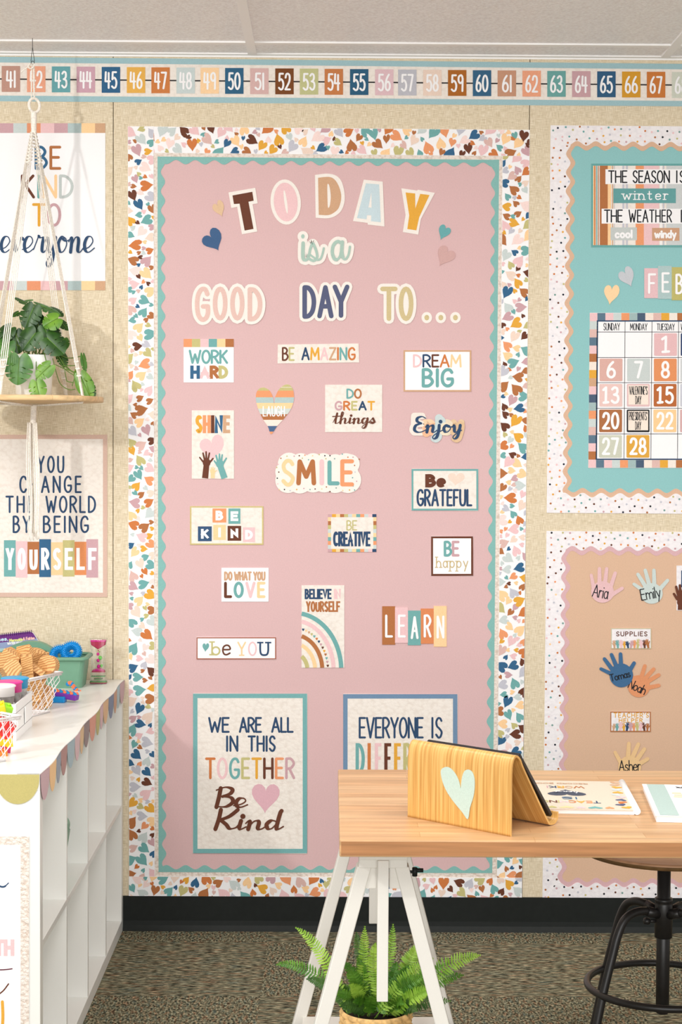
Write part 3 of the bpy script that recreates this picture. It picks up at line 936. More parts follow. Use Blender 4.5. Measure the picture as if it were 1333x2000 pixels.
letter('pale blue block letter A with cream edge, between tan D and mustard Y', cv([(430, 128), (655, 152), (676, 682), (478, 660), (475, 640), (302, 618)], s5, 640, 330),
       cv([(455, 172), (612, 185), (632, 632), (515, 620), (519, 551), (468, 548), (462, 597), (350, 583)], s5, 640, 330), LIGHTBLUE, [cv([(520, 280), (485, 458), (522, 460)], s5, 640, 330)])
letter('mustard block letter Y with cream edge, last of the top heading', cv([(875, 230), (1063, 258), (1070, 247), (1272, 285), (1105, 595), (1075, 778), (892, 748), (925, 545)], s5, 640, 330),
       cv([(925, 280), (1038, 292), (1040, 470), (1098, 297), (1208, 310), (1085, 575), (1052, 728), (945, 712), (968, 552)], s5, 640, 330), MUSTARD)

# ---- second and third heading lines
def outlined(ch, box, mat, wd, pad, lab, name='cutout_letter', cat='letter', group=GL, k=0, h0=HP, bmat=None, **kw):
    b = MB()
    x0, y0, x1, y1 = box
    text(b, WALL, ch, (x0 - pad / 2, y0 - pad / 2, x1 + pad / 2, y1 + pad / 2), bmat or CREAMFINE, wd + pad, h0 + .0018 + k * .0005, **kw)
    text(b, WALL, ch, (x0 - pad / 2, y0 - pad / 2, x1 + pad / 2, y1 + pad / 2), bmat or CREAMFINE, wd + pad, h0, **kw)
    o = tag(b.build(name), lab, cat, group)
    q = MB(); text(q, WALL, ch, box, mat, wd, h0 + .0024 + k * .0005, **kw); q.build('face', o)
    return o
ISA = [(crom([(592.5, 475), (592, 492), (592.5, 504), (596, 508.5), (600, 507), (603.5, 500), (607, 485), (611, 476), (615, 482), (619.5, 496), (619, 505), (613, 509.5), (605, 506), (602, 500.5), (606, 498.5), (613, 503), (621, 508), (628, 503), (633, 485)]), [7] * 20 + [5.2] * 80 + [4.0] * 27),
       (crom([(668, 476), (660, 472), (652, 479), (649.5, 493), (653, 505), (659, 507), (665, 499), (668.5, 474)]), [6.5] * 36 + [4.6] * 14), (crom([(669, 473), (668, 492), (671, 505), (676, 506), (681, 498), (684, 482)]), [7] * 14 + [4.2] * 22)]
b = MB()
for hh in (HP, HP + .0018):
    for k, (pts, ws) in enumerate(ISA):
        b.ribbon(pts, [v + 13 for v in ws], WALL, hh + k * 3e-4, CREAMFINE)
    for k, (x, y, r) in enumerate(((592, 462, 10.5), (611, 497, 10), (659, 490, 10), (592, 472, 8))):
        b.disc(x, y, r, WALL, hh + .0011 + k * 3e-5, CREAMFINE, 24)
o = tag(b.build('cutout_words'), 'sage green script cut-out reading is a, below the big arched heading', 'letters')
def fn(b):
    H1 = HP + .0036
    b.disc(592, 462, 3.4, WALL, H1, SAGE, 16, 4.4)
    for k, (pts, ws) in enumerate(ISA):
        b.ribbon(pts, ws, WALL, H1 + k * 4e-4, SAGE)
part(o, 'face', fn)
GOODC = M((224, 190, 180)); TOC = M((206, 188, 142))
for i, (ch, bx, lab) in enumerate((('G', (381, 560, 411, 629), 'dusty pink letter G with cream edge, left end of the lower heading'), ('O', (416, 560, 445, 626), 'dusty pink letter O with cream edge, right beside the letter G'),
        ('O', (450, 560, 478, 626), 'dusty pink letter O with cream edge, touching the dusty pink D'), ('D', (484, 561, 513, 628), 'dusty pink letter D with cream edge, last letter of GOOD'))):
    outlined(ch, bx, GOODC, 9, 12, lab, k=i)
for i, (ch, bx, lab) in enumerate((('D', (591, 557, 618, 623), 'slate blue letter D with cream edge, first letter of DAY'), ('A', (620, 557, 652, 622), 'slate blue letter A with cream edge, middle letter of DAY'),
        ('Y', (650, 556, 683, 621), 'slate blue letter Y with cream edge, last letter of DAY'))):
    outlined(ch, bx, SLATE, 9, 12, lab, k=i)
for i, (ch, bx, lab) in enumerate((('T', (743, 560, 777, 627), 'olive tan letter T with cream edge, right of the slate Y'), ('O', (779, 560, 808, 627), 'olive tan letter O with cream edge, before the three dots'))):
    outlined(ch, bx, TOC, 9, 12, lab, k=i)
for i, (x, lab) in enumerate(((834, 'round cream disc with tan dot, first after the olive tan O'), (861.5, 'round cream disc with tan dot, middle one of three'), (890, 'round cream disc with tan dot, last one on the right'))):
    o, h = card('cutout_dot', ell(x, 620.5, 10.3, 11, 0, 24), CREAMFINE, lab, 'dot', 'dots ending the lower heading', h1=.0028)
    fill(o, 'face', ell(x, 620.5, 4.7, 5.4, 0, 16), TOC, h)

GH = 'paper hearts on the pink board'
for (cx, cy, wd, ht, rot, ln, mt, lab) in ((429, 410, 23, 29, -.38, .25, M((222, 188, 152)), 'small tan paper heart, left of the brown letter T'), (418, 473, 41, 38, -.50, .35, M((62, 94, 134)), 'navy blue paper heart, lower left of the brown letter T'),
        (867, 455, 24, 30, .42, -.1, M((104, 168, 170)), 'small teal paper heart, lower right of the mustard Y'), (869, 502, 36, 40, .50, -.1, M((206, 166, 162)), 'mauve paper heart, below the small teal heart')):
    card('paper_heart', heart(cx, cy, wd, ht, rot, ln), mt, lab, 'heart', GH, h1=.003)

# ---- the sayings
GS = 'sayings on the pink board'
def sign(poly, mat, lab, **k):
    return card('saying_card', poly, mat, lab, 'sign', GS, **k)

o, h = sign(rect(359, 662, 457, 747), WHITE, 'white card with six-colour top band reading WORK HARD')
def fn(b):
    for i, c in enumerate((SALMON, OLIVE, PINK, TEAL, PEACH, SIENNA)):
        b.face([WALL(u, v, h) for u, v in rect(359 + 98 * i / 6, 662, 359 + 98 * (i + 1) / 6, 678)], c)
part(o, 'colour_band', fn)
words(o, [('WORK', (369, 683, 446, 711), TEAL, 4.4), ('HARD', (372, 714, 446, 740), [BLUE, PINK, SIENNA, OLIVE], 6.6, flat(track=.3))], h)

o, h = sign([(543, 673), (701, 671), (702, 708), (542.5, 710)], CREAM, 'long cream card reading BE AMAZING, below the slate DAY letters')
words(o, [('BE', (551, 678, 576, 705), [BROWN, OLIVE], 3.4), ('AMAZING', (589, 678, 695, 704), [NAVY, MUSTARD, PINK, TAN, RUST, TEAL, RUST], 3.6, dict(track=.25))], h)

o, h = sign(rect(788.5, 684, 921, 765), WHITE, 'white tan-framed card reading DREAM BIG')
frame_of(o, 788.5, 684, 921, 765, 3.2, TAN, h)
words(o, [('DREAM', (807, 692, 902, 718), [PINK, NAVY, BROWN, RUST, PEACH], 3.6), ('BIG', (824, 719, 887, 757), TEAL, 6.2, dict(track=.3))], h)

o, h = sign(rect(375, 801.5, 457.5, 935), CREAM, 'tall cream card reading SHINE over two raised printed hands')
words(o, [('SHINE', (382, 811, 450, 846), [MUSTARD, SALMON, BROWN, BLUE, TAN], 6.6, flat(track=.46))], h)
fill(o, 'heart', heart(414.5, 879, 48, 46, -.05, .3), PINK, h)
def fn(b):
    hand(b, WALL, (404, 903.5, 7.6, 8.5), [(398, 903, 390.5, 893.5), (400.5, 899, 397, 885), (403.5, 898, 403, 882.5), (406.5, 899, 409.5, 885), (409.5, 904, 416.5, 895.5)], 3.4, BROWN, h + 2e-4, (401, 934))
    hand(b, WALL, (430, 906, 7.8, 8.5), [(424, 907, 419, 900), (425.5, 901, 422.5, 889.5), (429, 900, 429, 887), (432.5, 901, 434.5, 888.5), (436, 906, 442.5, 895)], 3.4, TEAL, h + 7e-4, (439, 934))
    hand(b, WALL, (416, 921, 5, 5), [(413, 920, 410.5, 917), (414, 918, 413, 913), (416, 917, 416.5, 912), (418, 918, 420, 914), (420, 921, 423.5, 919)], 2, PEACH, h + 5e-4, (416, 934))
part(o, 'raised_hands', fn)

# LAUGH heart with printed stripes
def laugh():
    L = crom([(536, 790), (533, 774), (526, 762), (516, 757), (507, 759), (501, 768), (500.5, 782), (505, 800), (515, 820), (524, 834), (530, 848), (542, 832), (558, 814), (569, 798), (574.5, 780), (573, 762), (566, 752), (556, 752), (545, 761), (538, 775)], 5)
    return L
HL = laugh()
o, h = sign(HL, CREAM, 'striped paper heart reading LAUGH')
def fn(b):
    stops = [(751, OLIVE), (763, SALMON), (776, M((178, 198, 196))), (787, PEACH), (798, M((206, 214, 208))), (809, SIENNA), (820, M((246, 226, 214))), (832, M((74, 102, 140))), (843, SALMON), (849, None)]
    for (y0, c), (y1, _) in zip(stops, stops[1:]):
        y = y0
        while y < y1 - .01:
            ya, yb = y, min(y + 1.0, y1)
            def cross(yy):
                xs = []
                for i in range(len(HL)):
                    p, q = HL[i - 1], HL[i]
                    if (p[1] > yy) != (q[1] > yy):
                        xs.append(p[0] + (q[0] - p[0]) * (yy - p[1]) / (q[1] - p[1]))
                return sorted(xs)
            A, B = cross(ya + .02), cross(yb - .02)
            if len(A) == len(B):
                for i in range(0, len(A) - 1, 2):
                    b.face([WALL(A[i], ya, h), WALL(A[i + 1], ya, h), WALL(B[i + 1], yb, h), WALL(B[i], yb, h)], c)
            y = yb
part(o, 'stripes', fn)
words(o, [('LAUGH', (513.5, 793, 557, 813.5), WHITE, 2.1, dict(track=.3))], h + 2e-4)

o, h = sign(rect(635.5, 751.5, 747, 844), CREAM, 'square cream card reading DO GREAT things')
words(o, [('DO', (677, 759, 707, 779), [TEAL, SIENNA], 3.4), ('GREAT', (654, 783, 733, 802), [MAUVE, RUST, OLIVE, NAVY, MUSTARD], 3.6, dict(track=.28)), ('things', (648, 802, 736, 829), BROWN, 4.2, dict(font='script'))], h)

b = MB()
for hh in (HP, HP + .0020):
    text(b, WALL, 'Enjoy', (800, 803, 911, 854), [M((236, 226, 216)), M((236, 186, 150)), M((200, 214, 214)), M((236, 222, 196)), M((222, 188, 150))], 17, hh, font='script', cap='round')
    text(b, WALL, 'Enjoy', (803, 806, 908, 851), [M((236, 226, 216)), M((240, 206, 170)), M((200, 214, 214)), M((230, 214, 190)), M((226, 196, 160))], 13, hh + 3e-4, font='print')
o = tag(b.build('saying_cutout'), 'navy script cut-out reading Enjoy with a pastel striped edge', 'sign', GS)
words(o, [('Enjoy', (807, 810, 905, 847), NAVY, 6.0, dict(font='script'))], HP + .003, name='face')

b = MB()
SM = (550, 896, 692, 951)
for hh in (HP, HP + .0022):
    for i, (x, y, r) in enumerate(((565, 906, 22), (563, 938, 25), (588, 905, 20), (586, 940, 24), (612, 905, 20), (612, 938, 24), (632, 906, 21), (634, 938, 24), (655, 908, 21), (655, 938, 25), (676, 906, 21), (680, 937, 26), (672, 922, 28), (560, 922, 22), (600, 922, 30), (640, 922, 30), (684, 906, 19))):
        b.disc(x, y, r, WALL, hh + i * 2e-5, CREAMFINE, 28)
o = tag(b.build('saying_cutout'), 'cloud-shaped cream cut-out with confetti dots reading SMILE', 'sign', GS)
words(o, [('S', (550, 896, 576, 950), PEACH, 7.5), ('M', (579, 897, 618, 948), SIENNA, 9), ('I', (624, 897, 634, 948), PINK, 9), ('L', (640, 899, 664, 948), TEAL, 8), ('E', (665, 897, 692, 950), SALMON, 8)], HP + .003)
def fn(b):
    R = random.Random(3)
    for x, y in ((549, 895), (561, 891), (575, 891), (585, 890), (596, 889), (591, 895), (603, 898), (611, 890), (624, 888), (635, 890), (637, 896), (645, 890), (654, 896), (669, 887), (680, 893), (690, 893), (702, 897), (693, 909), (694, 922), (689, 933), (697, 940), (690, 949), (703, 954), (693, 957), (683, 957), (670, 958), (657, 953), (645, 960), (638, 951), (629, 955), (616, 955), (606, 956), (594, 954), (580, 956), (567, 958), (556, 956), (546, 956), (543, 945), (542, 934), (545, 922), (544, 907), (541, 913)):
        b.disc(x, y, 1.4, WALL, HP + .0028, R.choice(DOTC), 10)
part(o, 'dot_print', fn)

o, h = sign([(805, 915.5), (935, 917), (934, 998), (803.5, 996)], CREAM, 'teal-framed card reading Be GRATEFUL with a pale heart')
frame_of(o, 804.3, 916, 934.5, 997, 3.6, TEAL, h)
words(o, [('Be', (831, 926, 871, 952), BROWN, 7.6, flat(track=.35)), ('GRATEFUL', (814, 955, 923, 989), NAVY, 4.2, dict(track=.28))], h)
fill(o, 'heart', heart(891, 937, 33, 24, .12, .2), PALE, h)

o, h = sign(rect(371.5, 988.5, 515, 1064), CREAM, 'olive-framed card with BE KIND on six coloured tiles')
frame_of(o, 371.5, 988.5, 515, 1064, 2.8, M((206, 190, 130)), h)
def fn(b):
    for ch, x0, y0, x1, y1, c in (('B', 415.5, 993, 442.5, 1020.5, SALMON), ('E', 446.5, 993, 470, 1023, TEAL), ('K', 387, 1028, 414, 1057, M((52, 84, 120))), ('I', 417, 1025, 441.5, 1054.5, PEACH), ('N', 445, 1027, 471.5, 1056, BROWN), ('D', 475, 1030, 498.5, 1058.5, PINK)):
        b.face([WALL(u, v, h) for u, v in rect(x0, y0, x1, y1)], c)
        mx, my = (x0 + x1) / 2, (y0 + y1) / 2
        text(b, WALL, ch, (mx - 7.5, my - 9.5, mx + 7.5, my + 9.5), WHITE, 5.2, h + 2e-4, cap='flat')
part(o, 'letter_tiles', fn)

o, h = sign(rect(641, 1004, 735.5, 1078), CREAM, 'checker-framed cream card reading BE CREATIVE')
def fn(b):
    cs = [MAUVE, MUSTARD, PEACH, SIENNA, OLIVE, GREYBLUE, PEACH, TEAL, SALMON, GREYBLUE, PINK, NAVY]
    for i in range(12):
        for y in (1004, 1072):
            b.face([WALL(u, v, h) for u, v in rect(641 + 94.5 * i / 12, y, 641 + 94.5 * (i + 1) / 12, y + 6)], cs[i])
    cs = [PEACH, SIENNA, OLIVE, GREYBLUE, PEACH, TEAL, SALMON, GREYBLUE]
    for i in range(8):
        for x in (641, 729.5):
            b.face([WALL(u, v, h) for u, v in rect(x, 1010 + 62 * i / 8, x + 6, 1010 + 62 * (i + 1) / 8)], cs[i])
part(o, 'border', fn)
words(o, [('BE', (677, 1016, 698, 1036), OLIVE, 2.4), ('CREATIVE', (651, 1038, 724, 1067), NAVY, 4.6, flat(track=.42))], h)

o, h = sign([(843, 1047), (925, 1048), (923.5, 1125), (842, 1124)], WHITE, 'brown-framed square card reading BE happy')
frame_of(o, 842.5, 1047.5, 924.5, 1124.5, 3.8, BROWN, h)
words(o, [('BE', (867, 1056, 898, 1087), [TEAL, MAUVE], 5), ('happy', (852, 1087, 915, 1109), M((200, 178, 130)), 1.9, dict(serif=True, track=.3))], h)

o, h = sign(rect(433, 1109, 525, 1175), WHITE, 'white card reading DO WHAT YOU LOVE')
words(o, [('DO WHAT YOU', (438, 1116, 519, 1134), TAN, 3.4, dict(track=.3)), ('LOVE', (438, 1136, 519, 1168), [BROWN, TEAL, PINK, PEACH], 5.6, dict(track=.4))], h)

RB = rect(589.5, 1143, 673, 1304)
o, h = sign(RB, CREAM, 'tall card reading BELIEVE IN YOURSELF over a quarter rainbow')
words(o, [('BELIEVE', (595.5, 1150, 648, 1170), NAVY, 3.5, flat(track=.36)), ('IN', (653, 1150, 666, 1170), PINK, 3.5, flat(track=.34)), ('YOURSELF', (598, 1174, 665, 1195), SIENNA, 3.5, flat(track=.36))], h)
def fn(b):
    for rx, ry, wd, c in ((92, 112, 8.5, TEAL), (77, 97, 8, PINK), (55, 69, 8, SIENNA), (41, 52, 7.5, PEACH), (26, 33, 8, OLIVE)):
        a0, a1 = math.asin(14.6 / rx), math.acos(5.2 / ry)
        pts = [(575 + rx * math.sin(a), 1309 - ry * math.cos(a)) for a in (a0 + (a1 - a0) * k / 30 for k in range(31))]
        b.ribbon(pts, wd, WALL, h, c, 'flat')
    for k in range(14):
        a = .27 + k * .092
        b.face([WALL(u, v, h + 1e-4) for u, v in heart(575 + 66 * math.sin(a), 1309 - 82 * math.cos(a), 5, 6, 0, 0, 12)], [NAVY, PEACH, TAN, OLIVE, TEAL, RUST, NAVY, MAUVE, BROWN, MUSTARD, SIENNA, TEAL, MAUVE, BROWN][k])
part(o, 'rainbow', fn)

LT = [(747, 1184, 1259, SIENNA), (772, 1186, 1255.5, PINK), (797, 1192.5, 1260, TEAL), (822.3, 1188.5, 1257, M((220, 136, 88))), (847.6, 1183.5, 1263, PEACH)]
b = MB()
for i, (x, y0, y1, c) in enumerate(LT):
    b.slab(rect(x, y0, x + 25.3, y1), WALL, HP, .003 + (i % 2) * 3e-4, c)
o = tag(b.build('saying_cutout'), 'five stepped colour blocks reading LEARN in white', 'sign', GS)
words(o, [(ch, (x + 5.5, 1199 + dy, x + 21, 1244 + dy), WHITE, 4.6) for (x, y0, y1, c), ch, dy in zip(LT, 'LEARN', (1, 1, 4, 1, 3))], .0042)

o, h = sign([(384, 1244), (540, 1245), (539.5, 1288), (384.5, 1287)], WHITE, 'long brown-edged card reading be YOU after a teal heart')
frame_of(o, 384.3, 1244.5, 539.7, 1287.5, 2, M((164, 98, 76)), h)
fill(o, 'heart', heart(402, 1265, 13, 17, .1, .1), TEAL, h)
words(o, [('b', (413, 1252, 431, 1280), OLIVE, 3.2, dict(serif=True)), ('e', (434, 1246, 451, 1280), BROWN, 3.2), ('Y', (464, 1253, 481, 1281), PEACH, 3.0, dict(serif=True)), ('O', (485, 1253, 502, 1281), PINK, 2.8), ('U', (507, 1253, 526, 1281), NAVY, 3.6, dict(serif=True))], h)

o, h = card('wall_chart', [(378, 1354), (601, 1355), (599.5, 1667), (377, 1665.5)], CREAM, 'teal-framed felt-look wall chart reading WE ARE ALL IN THIS TOGETHER Be Kind', 'poster', 'wall charts')
frame_of(o, 377.5, 1354.5, 600.3, 1666, 8.6, M((118, 174, 174)), h)
HM = M((222, 176, 186))
words(o, [('WE', (407, 1400, 449, 1431), NAVY, 4), ('ARE', (467, 1400, 512, 1431), NAVY, 4), ('ALL', (530, 1400, 574, 1431), NAVY, 4), ('IN', (442, 1436, 466, 1468), NAVY, 4, dict(track=.3)), ('THIS', (484, 1436, 539, 1468), NAVY, 4, dict(track=.28)),
          ('TOGETHER', (401, 1479, 577, 1521.5), [RUST, PINK, TEAL, OLIVE, MUSTARD, BROWN, SALMON, MAUVE], 5, dict(track=.3)), ('Be', (419, 1533, 488, 1580), BROWN, 8.2, dict(font='script')), ('Kind', (417, 1577, 558, 1623), BROWN, 8.2, dict(font='script'))], h)
fill(o, 'heart', heart(519, 1560, 55, 58, .04, .02), HM, h)
o, h = card('wall_chart', [(671, 1355), (894.5, 1356), (893, 1668), (670, 1667)], CREAM, 'blue-framed felt-look wall chart reading EVERYONE IS DIFFERENT, half hidden by the desk', 'poster', 'wall charts')
frame_of(o, 670.7, 1355.5, 893.8, 1667.5, 8.6, M((112, 142, 172)), h)
words(o, [('EVERYONE', (701, 1400, 828, 1442), NAVY, 4, dict(track=.2)), ('IS', (843, 1400, 865, 1442), NAVY, 4, dict(track=.3))] +
      [(ch, (x, 1451, x + wd, 1512), c, 6.4, flat()) for ch, x, wd, c in (('D', 695, 18, TEAL), ('I', 718, 7, RUST), ('F', 732.5, 13, PINK), ('F', 751, 13.5, BROWN), ('E', 770, 13.5, MUSTARD), ('R', 788, 17, OLIVE), ('E', 810, 13.5, SALMON), ('N', 828, 17, BLUE), ('T', 849, 16, MAUVE))], h)

# ---- calendar board
o, h = card('season_card', rect(1155, 320, 1412, 483), CREAM, 'striped weather card reading THE SEASON IS winter, at the top of the teal board', 'sign')
frame_of(o, 1155, 320, 1412, 483, 4, M((104, 166, 164)), h)
def fn(b):
    for x0, x1, c in ((1159, 1161, PEACH), (1161, 1163.5, RUST), (1165, 1167, TEAL), (1168.5, 1170, SIENNA), (1172, 1187.5, SIENNA), (1187.5, 1194, PEACH), (1196, 1198, TAN), (1199.5, 1201, LAVENDER), (1203, 1222, M((238, 232, 228))), (1216, 1220, LAVENDER), (1223, 1227, LAVENDER), (1242, 1258, SALMON), (1258, 1288, PINK), (1290, 1293, WHITE), (1295, 1298, LAVENDER), (1302, 1333, M((204, 208, 208))), (1333, 1350, TEAL), (1350, 1372, PINK), (1380, 1404, SIENNA)):
        b.face([WALL(u, v, h + (1e-4 if x1 - x0 < 5 else 0)) for u, v in rect(x0, 324, x1, 479)], c)
part(o, 'stripes', fn)
H2 = h + 2.5e-4
def fn(b):
    for q, c in ((rect(1183, 331, 1404, 360), WHITE), (rect(1198.5, 368.5, 1320.5, 397), M((100, 160, 160))), (rect(1175.5, 408, 1404, 437), WHITE), (rect(1193, 444.5, 1244.5, 469.5), M((196, 202, 200))), (rect(1274, 445.5, 1327.5, 470.5), M((204, 158, 126)))):
        b.face([WALL(u, v, H2) for u, v in q], c)
part(o, 'word_strips', fn)
words(o, [('THE', (1188, 333, 1226, 358), INK, 2.6), ('SEASON', (1236, 333, 1309, 358), INK, 2.6), ('IS', (1321, 333, 1340, 358), INK, 2.6, dict(track=.3)), ('winter', (1216, 371, 1306, 391), WHITE, 2.1, dict(serif=True, track=.38)),
          ('THE', (1180, 409.5, 1217, 435), INK, 2.6), ('WEATHER', (1228, 409.5, 1313, 435), INK, 2.4, dict(track=.28)), ('IS', (1330, 409.5, 1348, 435), INK, 2.6, dict(track=.3)), ('cool', (1201, 448.5, 1236, 466), WHITE, 3.8, dict(track=.26)), ('windy', (1278, 449, 1322, 466), WHITE, 3.6, dict(track=.26))], H2 + 2e-4)
for (cx, cy, wd, ht, rot, ln, mt, lab) in ((1226.5, 544, 31, 36, -.42, .25, M((196, 200, 206)), 'grey paper heart, left of the month letters'), (1194, 577, 30, 38, .16, .15, M((250, 212, 166)), 'peach paper heart, below the grey heart')):
    card('paper_heart', heart(cx, cy, wd, ht, rot, ln), mt, lab, 'heart', 'paper hearts on the calendar board')
b = MB()
FT = [(1259, 524, 582.5, M((228, 190, 194))), (1285.5, 519.5, 584, M((174, 198, 198))), (1312.5, 522, 586.5, M((190, 182, 110))), (1339.5, 518, 582, SALMON), (1366.5, 523, 585, NAVY)]
for i, (x, y0, y1, c) in enumerate(FT):
    b.slab(rect(x, y0, x + 27, y1), WALL, HP, .003 + (i % 2) * 3e-4, c)
o = tag(b.build('month_card'), 'stepped colour blocks spelling the month, starting with F E B', 'sign')
words(o, [(ch, (x + 7, 534 + dy, x + 23, 574 + dy), WHITE, 4.4) for (x, a, c, m_), ch, dy in zip(FT, 'FEBRU', (0, -2, 1, 0, 0))], .0042)
o, h = card('calendar_chart', [(1152.5, 611), (1545, 612), (1543, 914), (1149.5, 914)], WHITE, 'large month calendar chart with a pastel block border on the teal board', 'calendar')
CB = [PINK, GREYBLUE, DUSTY, M((92, 118, 138)), PINK, SIENNA, M((240, 226, 214)), MUSTARD, TAN, PINK, M((74, 92, 116)), M((160, 184, 184)), SALMON, GREYBLUE, DUSTY, M((92, 118, 138)), PINK, SIENNA, PINK]
def fn(b):
    for i in range(19):
        y = 611.5 + 302 * i / 19; x = 1152.3 - 2.8 * i / 19
        b.face([WALL(u, v, h) for u, v in rect(x, y, x + 15, y + 302 / 19)], CB[i])
    cs = [M((92, 118, 138)), PINK, GREYBLUE, SALMON, M((160, 184, 184)), M((74, 92, 116)), M((242, 226, 214)), DUSTY, MUSTARD, M((240, 230, 220)), SIENNA, DUSTY, PINK, TEAL, SALMON]
    for y, dx in ((611.5, 0), (898.5, -2.6)):
        for i in range(15):
            b.face([WALL(u, v, h) for u, v in rect(1167.3 + dx + 15.6 * i, y, 1167.3 + dx + 15.6 * (i + 1), y + 15)], cs[i])
part(o, 'border', fn)
CX = [1167.5, 1221.5, 1274, 1326, 1378, 1430, 1482, 1527]; CY = [627, 648.5, 698.5, 747.5, 797.5, 847.5, 897]
def tilt(x, y):
    return x - (y - 627) * .0085
def fn(b):
    for k, x in enumerate(CX):
        t = 1.3 if k in (0, 7) else .5
        b.ribbon([(tilt(x, 626), 626), (tilt(x, 898), 898)], t * 2, WALL, h, NAVY if t > 1 else INK, 'flat')
    for k, y in enumerate(CY):
        t = 1.3 if k in (0, 6) else .5
        b.ribbon([(tilt(1166, y), y), (1526, y)], t * 2, WALL, h + 5e-5, NAVY if t > 1 else INK, 'flat')
part(o, 'grid_lines', fn)
words(o, [('SUNDAY', (1179, 631, 1211.5, 645.5), INK, 1.2), ('MONDAY', (1231, 631.5, 1265, 645.5), INK, 1.2), ('TUESDAY', (1283, 632, 1318.5, 645.5), INK, 1.2), ('WEDNESDAY', (1330, 632, 1376, 645.5), INK, 1.2)], h)
DAYS = [(2, 0, '^', (228, 186, 188), 'pink'), (0, 1, '6', (218, 174, 164), 'dusty pink'), (1, 1, '7', (200, 208, 206), 'pale grey'), (2, 1, '8', (226, 146, 96), 'orange'), (0, 2, '^3', (232, 198, 192), 'pale pink'), (1, 2, 'V', (226, 190, 190), ''), (2, 2, '^5', (184, 104, 54), 'rust'),
        (0, 3, '20', (172, 110, 68), 'brown'), (1, 3, 'P', (26, 26, 28), ''), (2, 3, '22', (248, 206, 152), 'peach'), (0, 4, '27', (204, 206, 188), 'grey green'), (1, 4, '28', (222, 166, 66), 'mustard'), (3, 0, '2', (48, 66, 106), 'navy'), (3, 1, '9', (206, 210, 212), 'light grey'), (3, 2, '^6', (202, 204, 214), 'lavender grey'), (3, 3, '23', (214, 176, 176), 'mauve')]
for c, r, s, colr, cn in DAYS:
    x = tilt((CX[c] + CX[c + 1]) / 2, CY[r + 1]) + (.5 if c else 0); y = (CY[r + 1] + CY[r + 2]) / 2 - .5
    if s in 'VP':
        lab = "cream calendar card reading VALENTINE'S DAY with pink edge" if s == 'V' else "cream calendar card reading PRESIDENTS' DAY with black edge"
    else:
        lab = '%s calendar number card %s with white numeral' % (cn, s.replace('^', '1'))
    o2, h2 = card('date_card', rrect(x - 22.2, y - 22, x + 22.2, y + 22, 2), M(colr), lab, 'date card', 'date cards on the calendar', h0=h + 1e-4, h1=h + 8e-4)
    if s in 'VP':
        fill(o2, 'panel', rect(x - 19.5, y - 19.3, x + 19.5, y + 18.5), M((244, 228, 214)), h2)
        words(o2, [("VALENTINE'S" if s == 'V' else "PRESIDENTS'", (x - 18, y - 17.5, x + 18, y - 1), INK, 1.2, dict(track=.2)), ('DAY', (x - 6, y + 1, x + 6, y + 17.5), INK, 1.2)], h2 + 2e-4)
    else:
        ww = 9 if len(s) == 1 else 17
        words(o2, [(s, (x - ww, y - 17.5, x + ww, y + 17), WHITE, 5, dict(track=.3))], h2)

# ---- board of paper hands
GP = 'paper hand cut-outs'
def ph(ox, oy, sc_, palm, fing, wd, mat, lab, name, nbox, nrot, k=0):
    def c(x, y): return (ox + x / sc_, oy + y / sc_)
    b = MB()
    px, py, rx, ry = palm
    F = [c(a, d) + c(e, f) for a, d, e, f in fing]
    for hh in (HP, HP + .0018 + k):
        hand(b, WALL, (*c(px, py), rx / sc_, ry / sc_), F, wd, mat, hh)
        hub = c(px, py)
        for qi, q in enumerate(F):
            b.ribbon([hub, (q[0], q[1])], [wd * 2.4, wd * 1.25], WALL, hh + 3.0e-4 + qi * 3e-5, mat)
    o = tag(b.build('paper_hand'), lab, 'paper hand', GP)
    words(o, [(name, nbox, INK, 1.9, dict(rot=nrot, track=.14))], HP + .0024 + k, name='handwriting')
ph(1040, 1010, 4.549, (625, 665, 102, 96), [(545, 620, 525, 515), (598, 610, 598, 458), (645, 610, 662, 458), (690, 640, 738, 497), (690, 700, 800, 632)], 7.2, M((228, 188, 190)), 'pink paper hand, leftmost in the top row', 'Aria', (1158, 1143, 1190, 1168), .18)
ph(1040, 1010, 4.549, (1062, 678, 98, 92), [(985, 650, 905, 595), (1010, 620, 940, 508), (1040, 600, 1005, 472), (1085, 600, 1082, 472), (1125, 650, 1203, 562)], 7.2, M((202, 214, 210)), 'pale grey green paper hand, right of the pink hand', 'Emily', (1251, 1147, 1291, 1170), -.18)
ph(1040, 1010, 4.549, (792, 1405, 104, 106), [(710, 1395, 612, 1348), (725, 1370, 643, 1260), (755, 1340, 705, 1222), (790, 1340, 785, 1216), (850, 1390, 906, 1296)], 7.6, M((64, 106, 146)), 'blue paper hand below the supplies card', 'Tomas', (1191, 1312, 1232, 1327), -.24, k=.0006)
ph(1040, 1010, 4.549, (948, 1502, 98, 98), [(900, 1470, 892, 1420), (965, 1440, 1002, 1322), (990, 1450, 1080, 1350), (1010, 1470, 1125, 1402), (1010, 1520, 1125, 1495)], 7.6, M((224, 150, 106)), 'orange paper hand tucked under the blue hand', 'Noah', (1228, 1332, 1264, 1351), .42)
ph(1040, 1320, 4.348, (828, 772, 98, 92), [(755, 740, 705, 650), (815, 690, 822, 575), (850, 695, 902, 580), (890, 710, 953, 622), (905, 750, 980, 705)], 7.8, M((236, 198, 146)), 'peach paper hand partly behind the far edge of the desk', 'Asher', (1209, 1484, 1252, 1506), -.02)
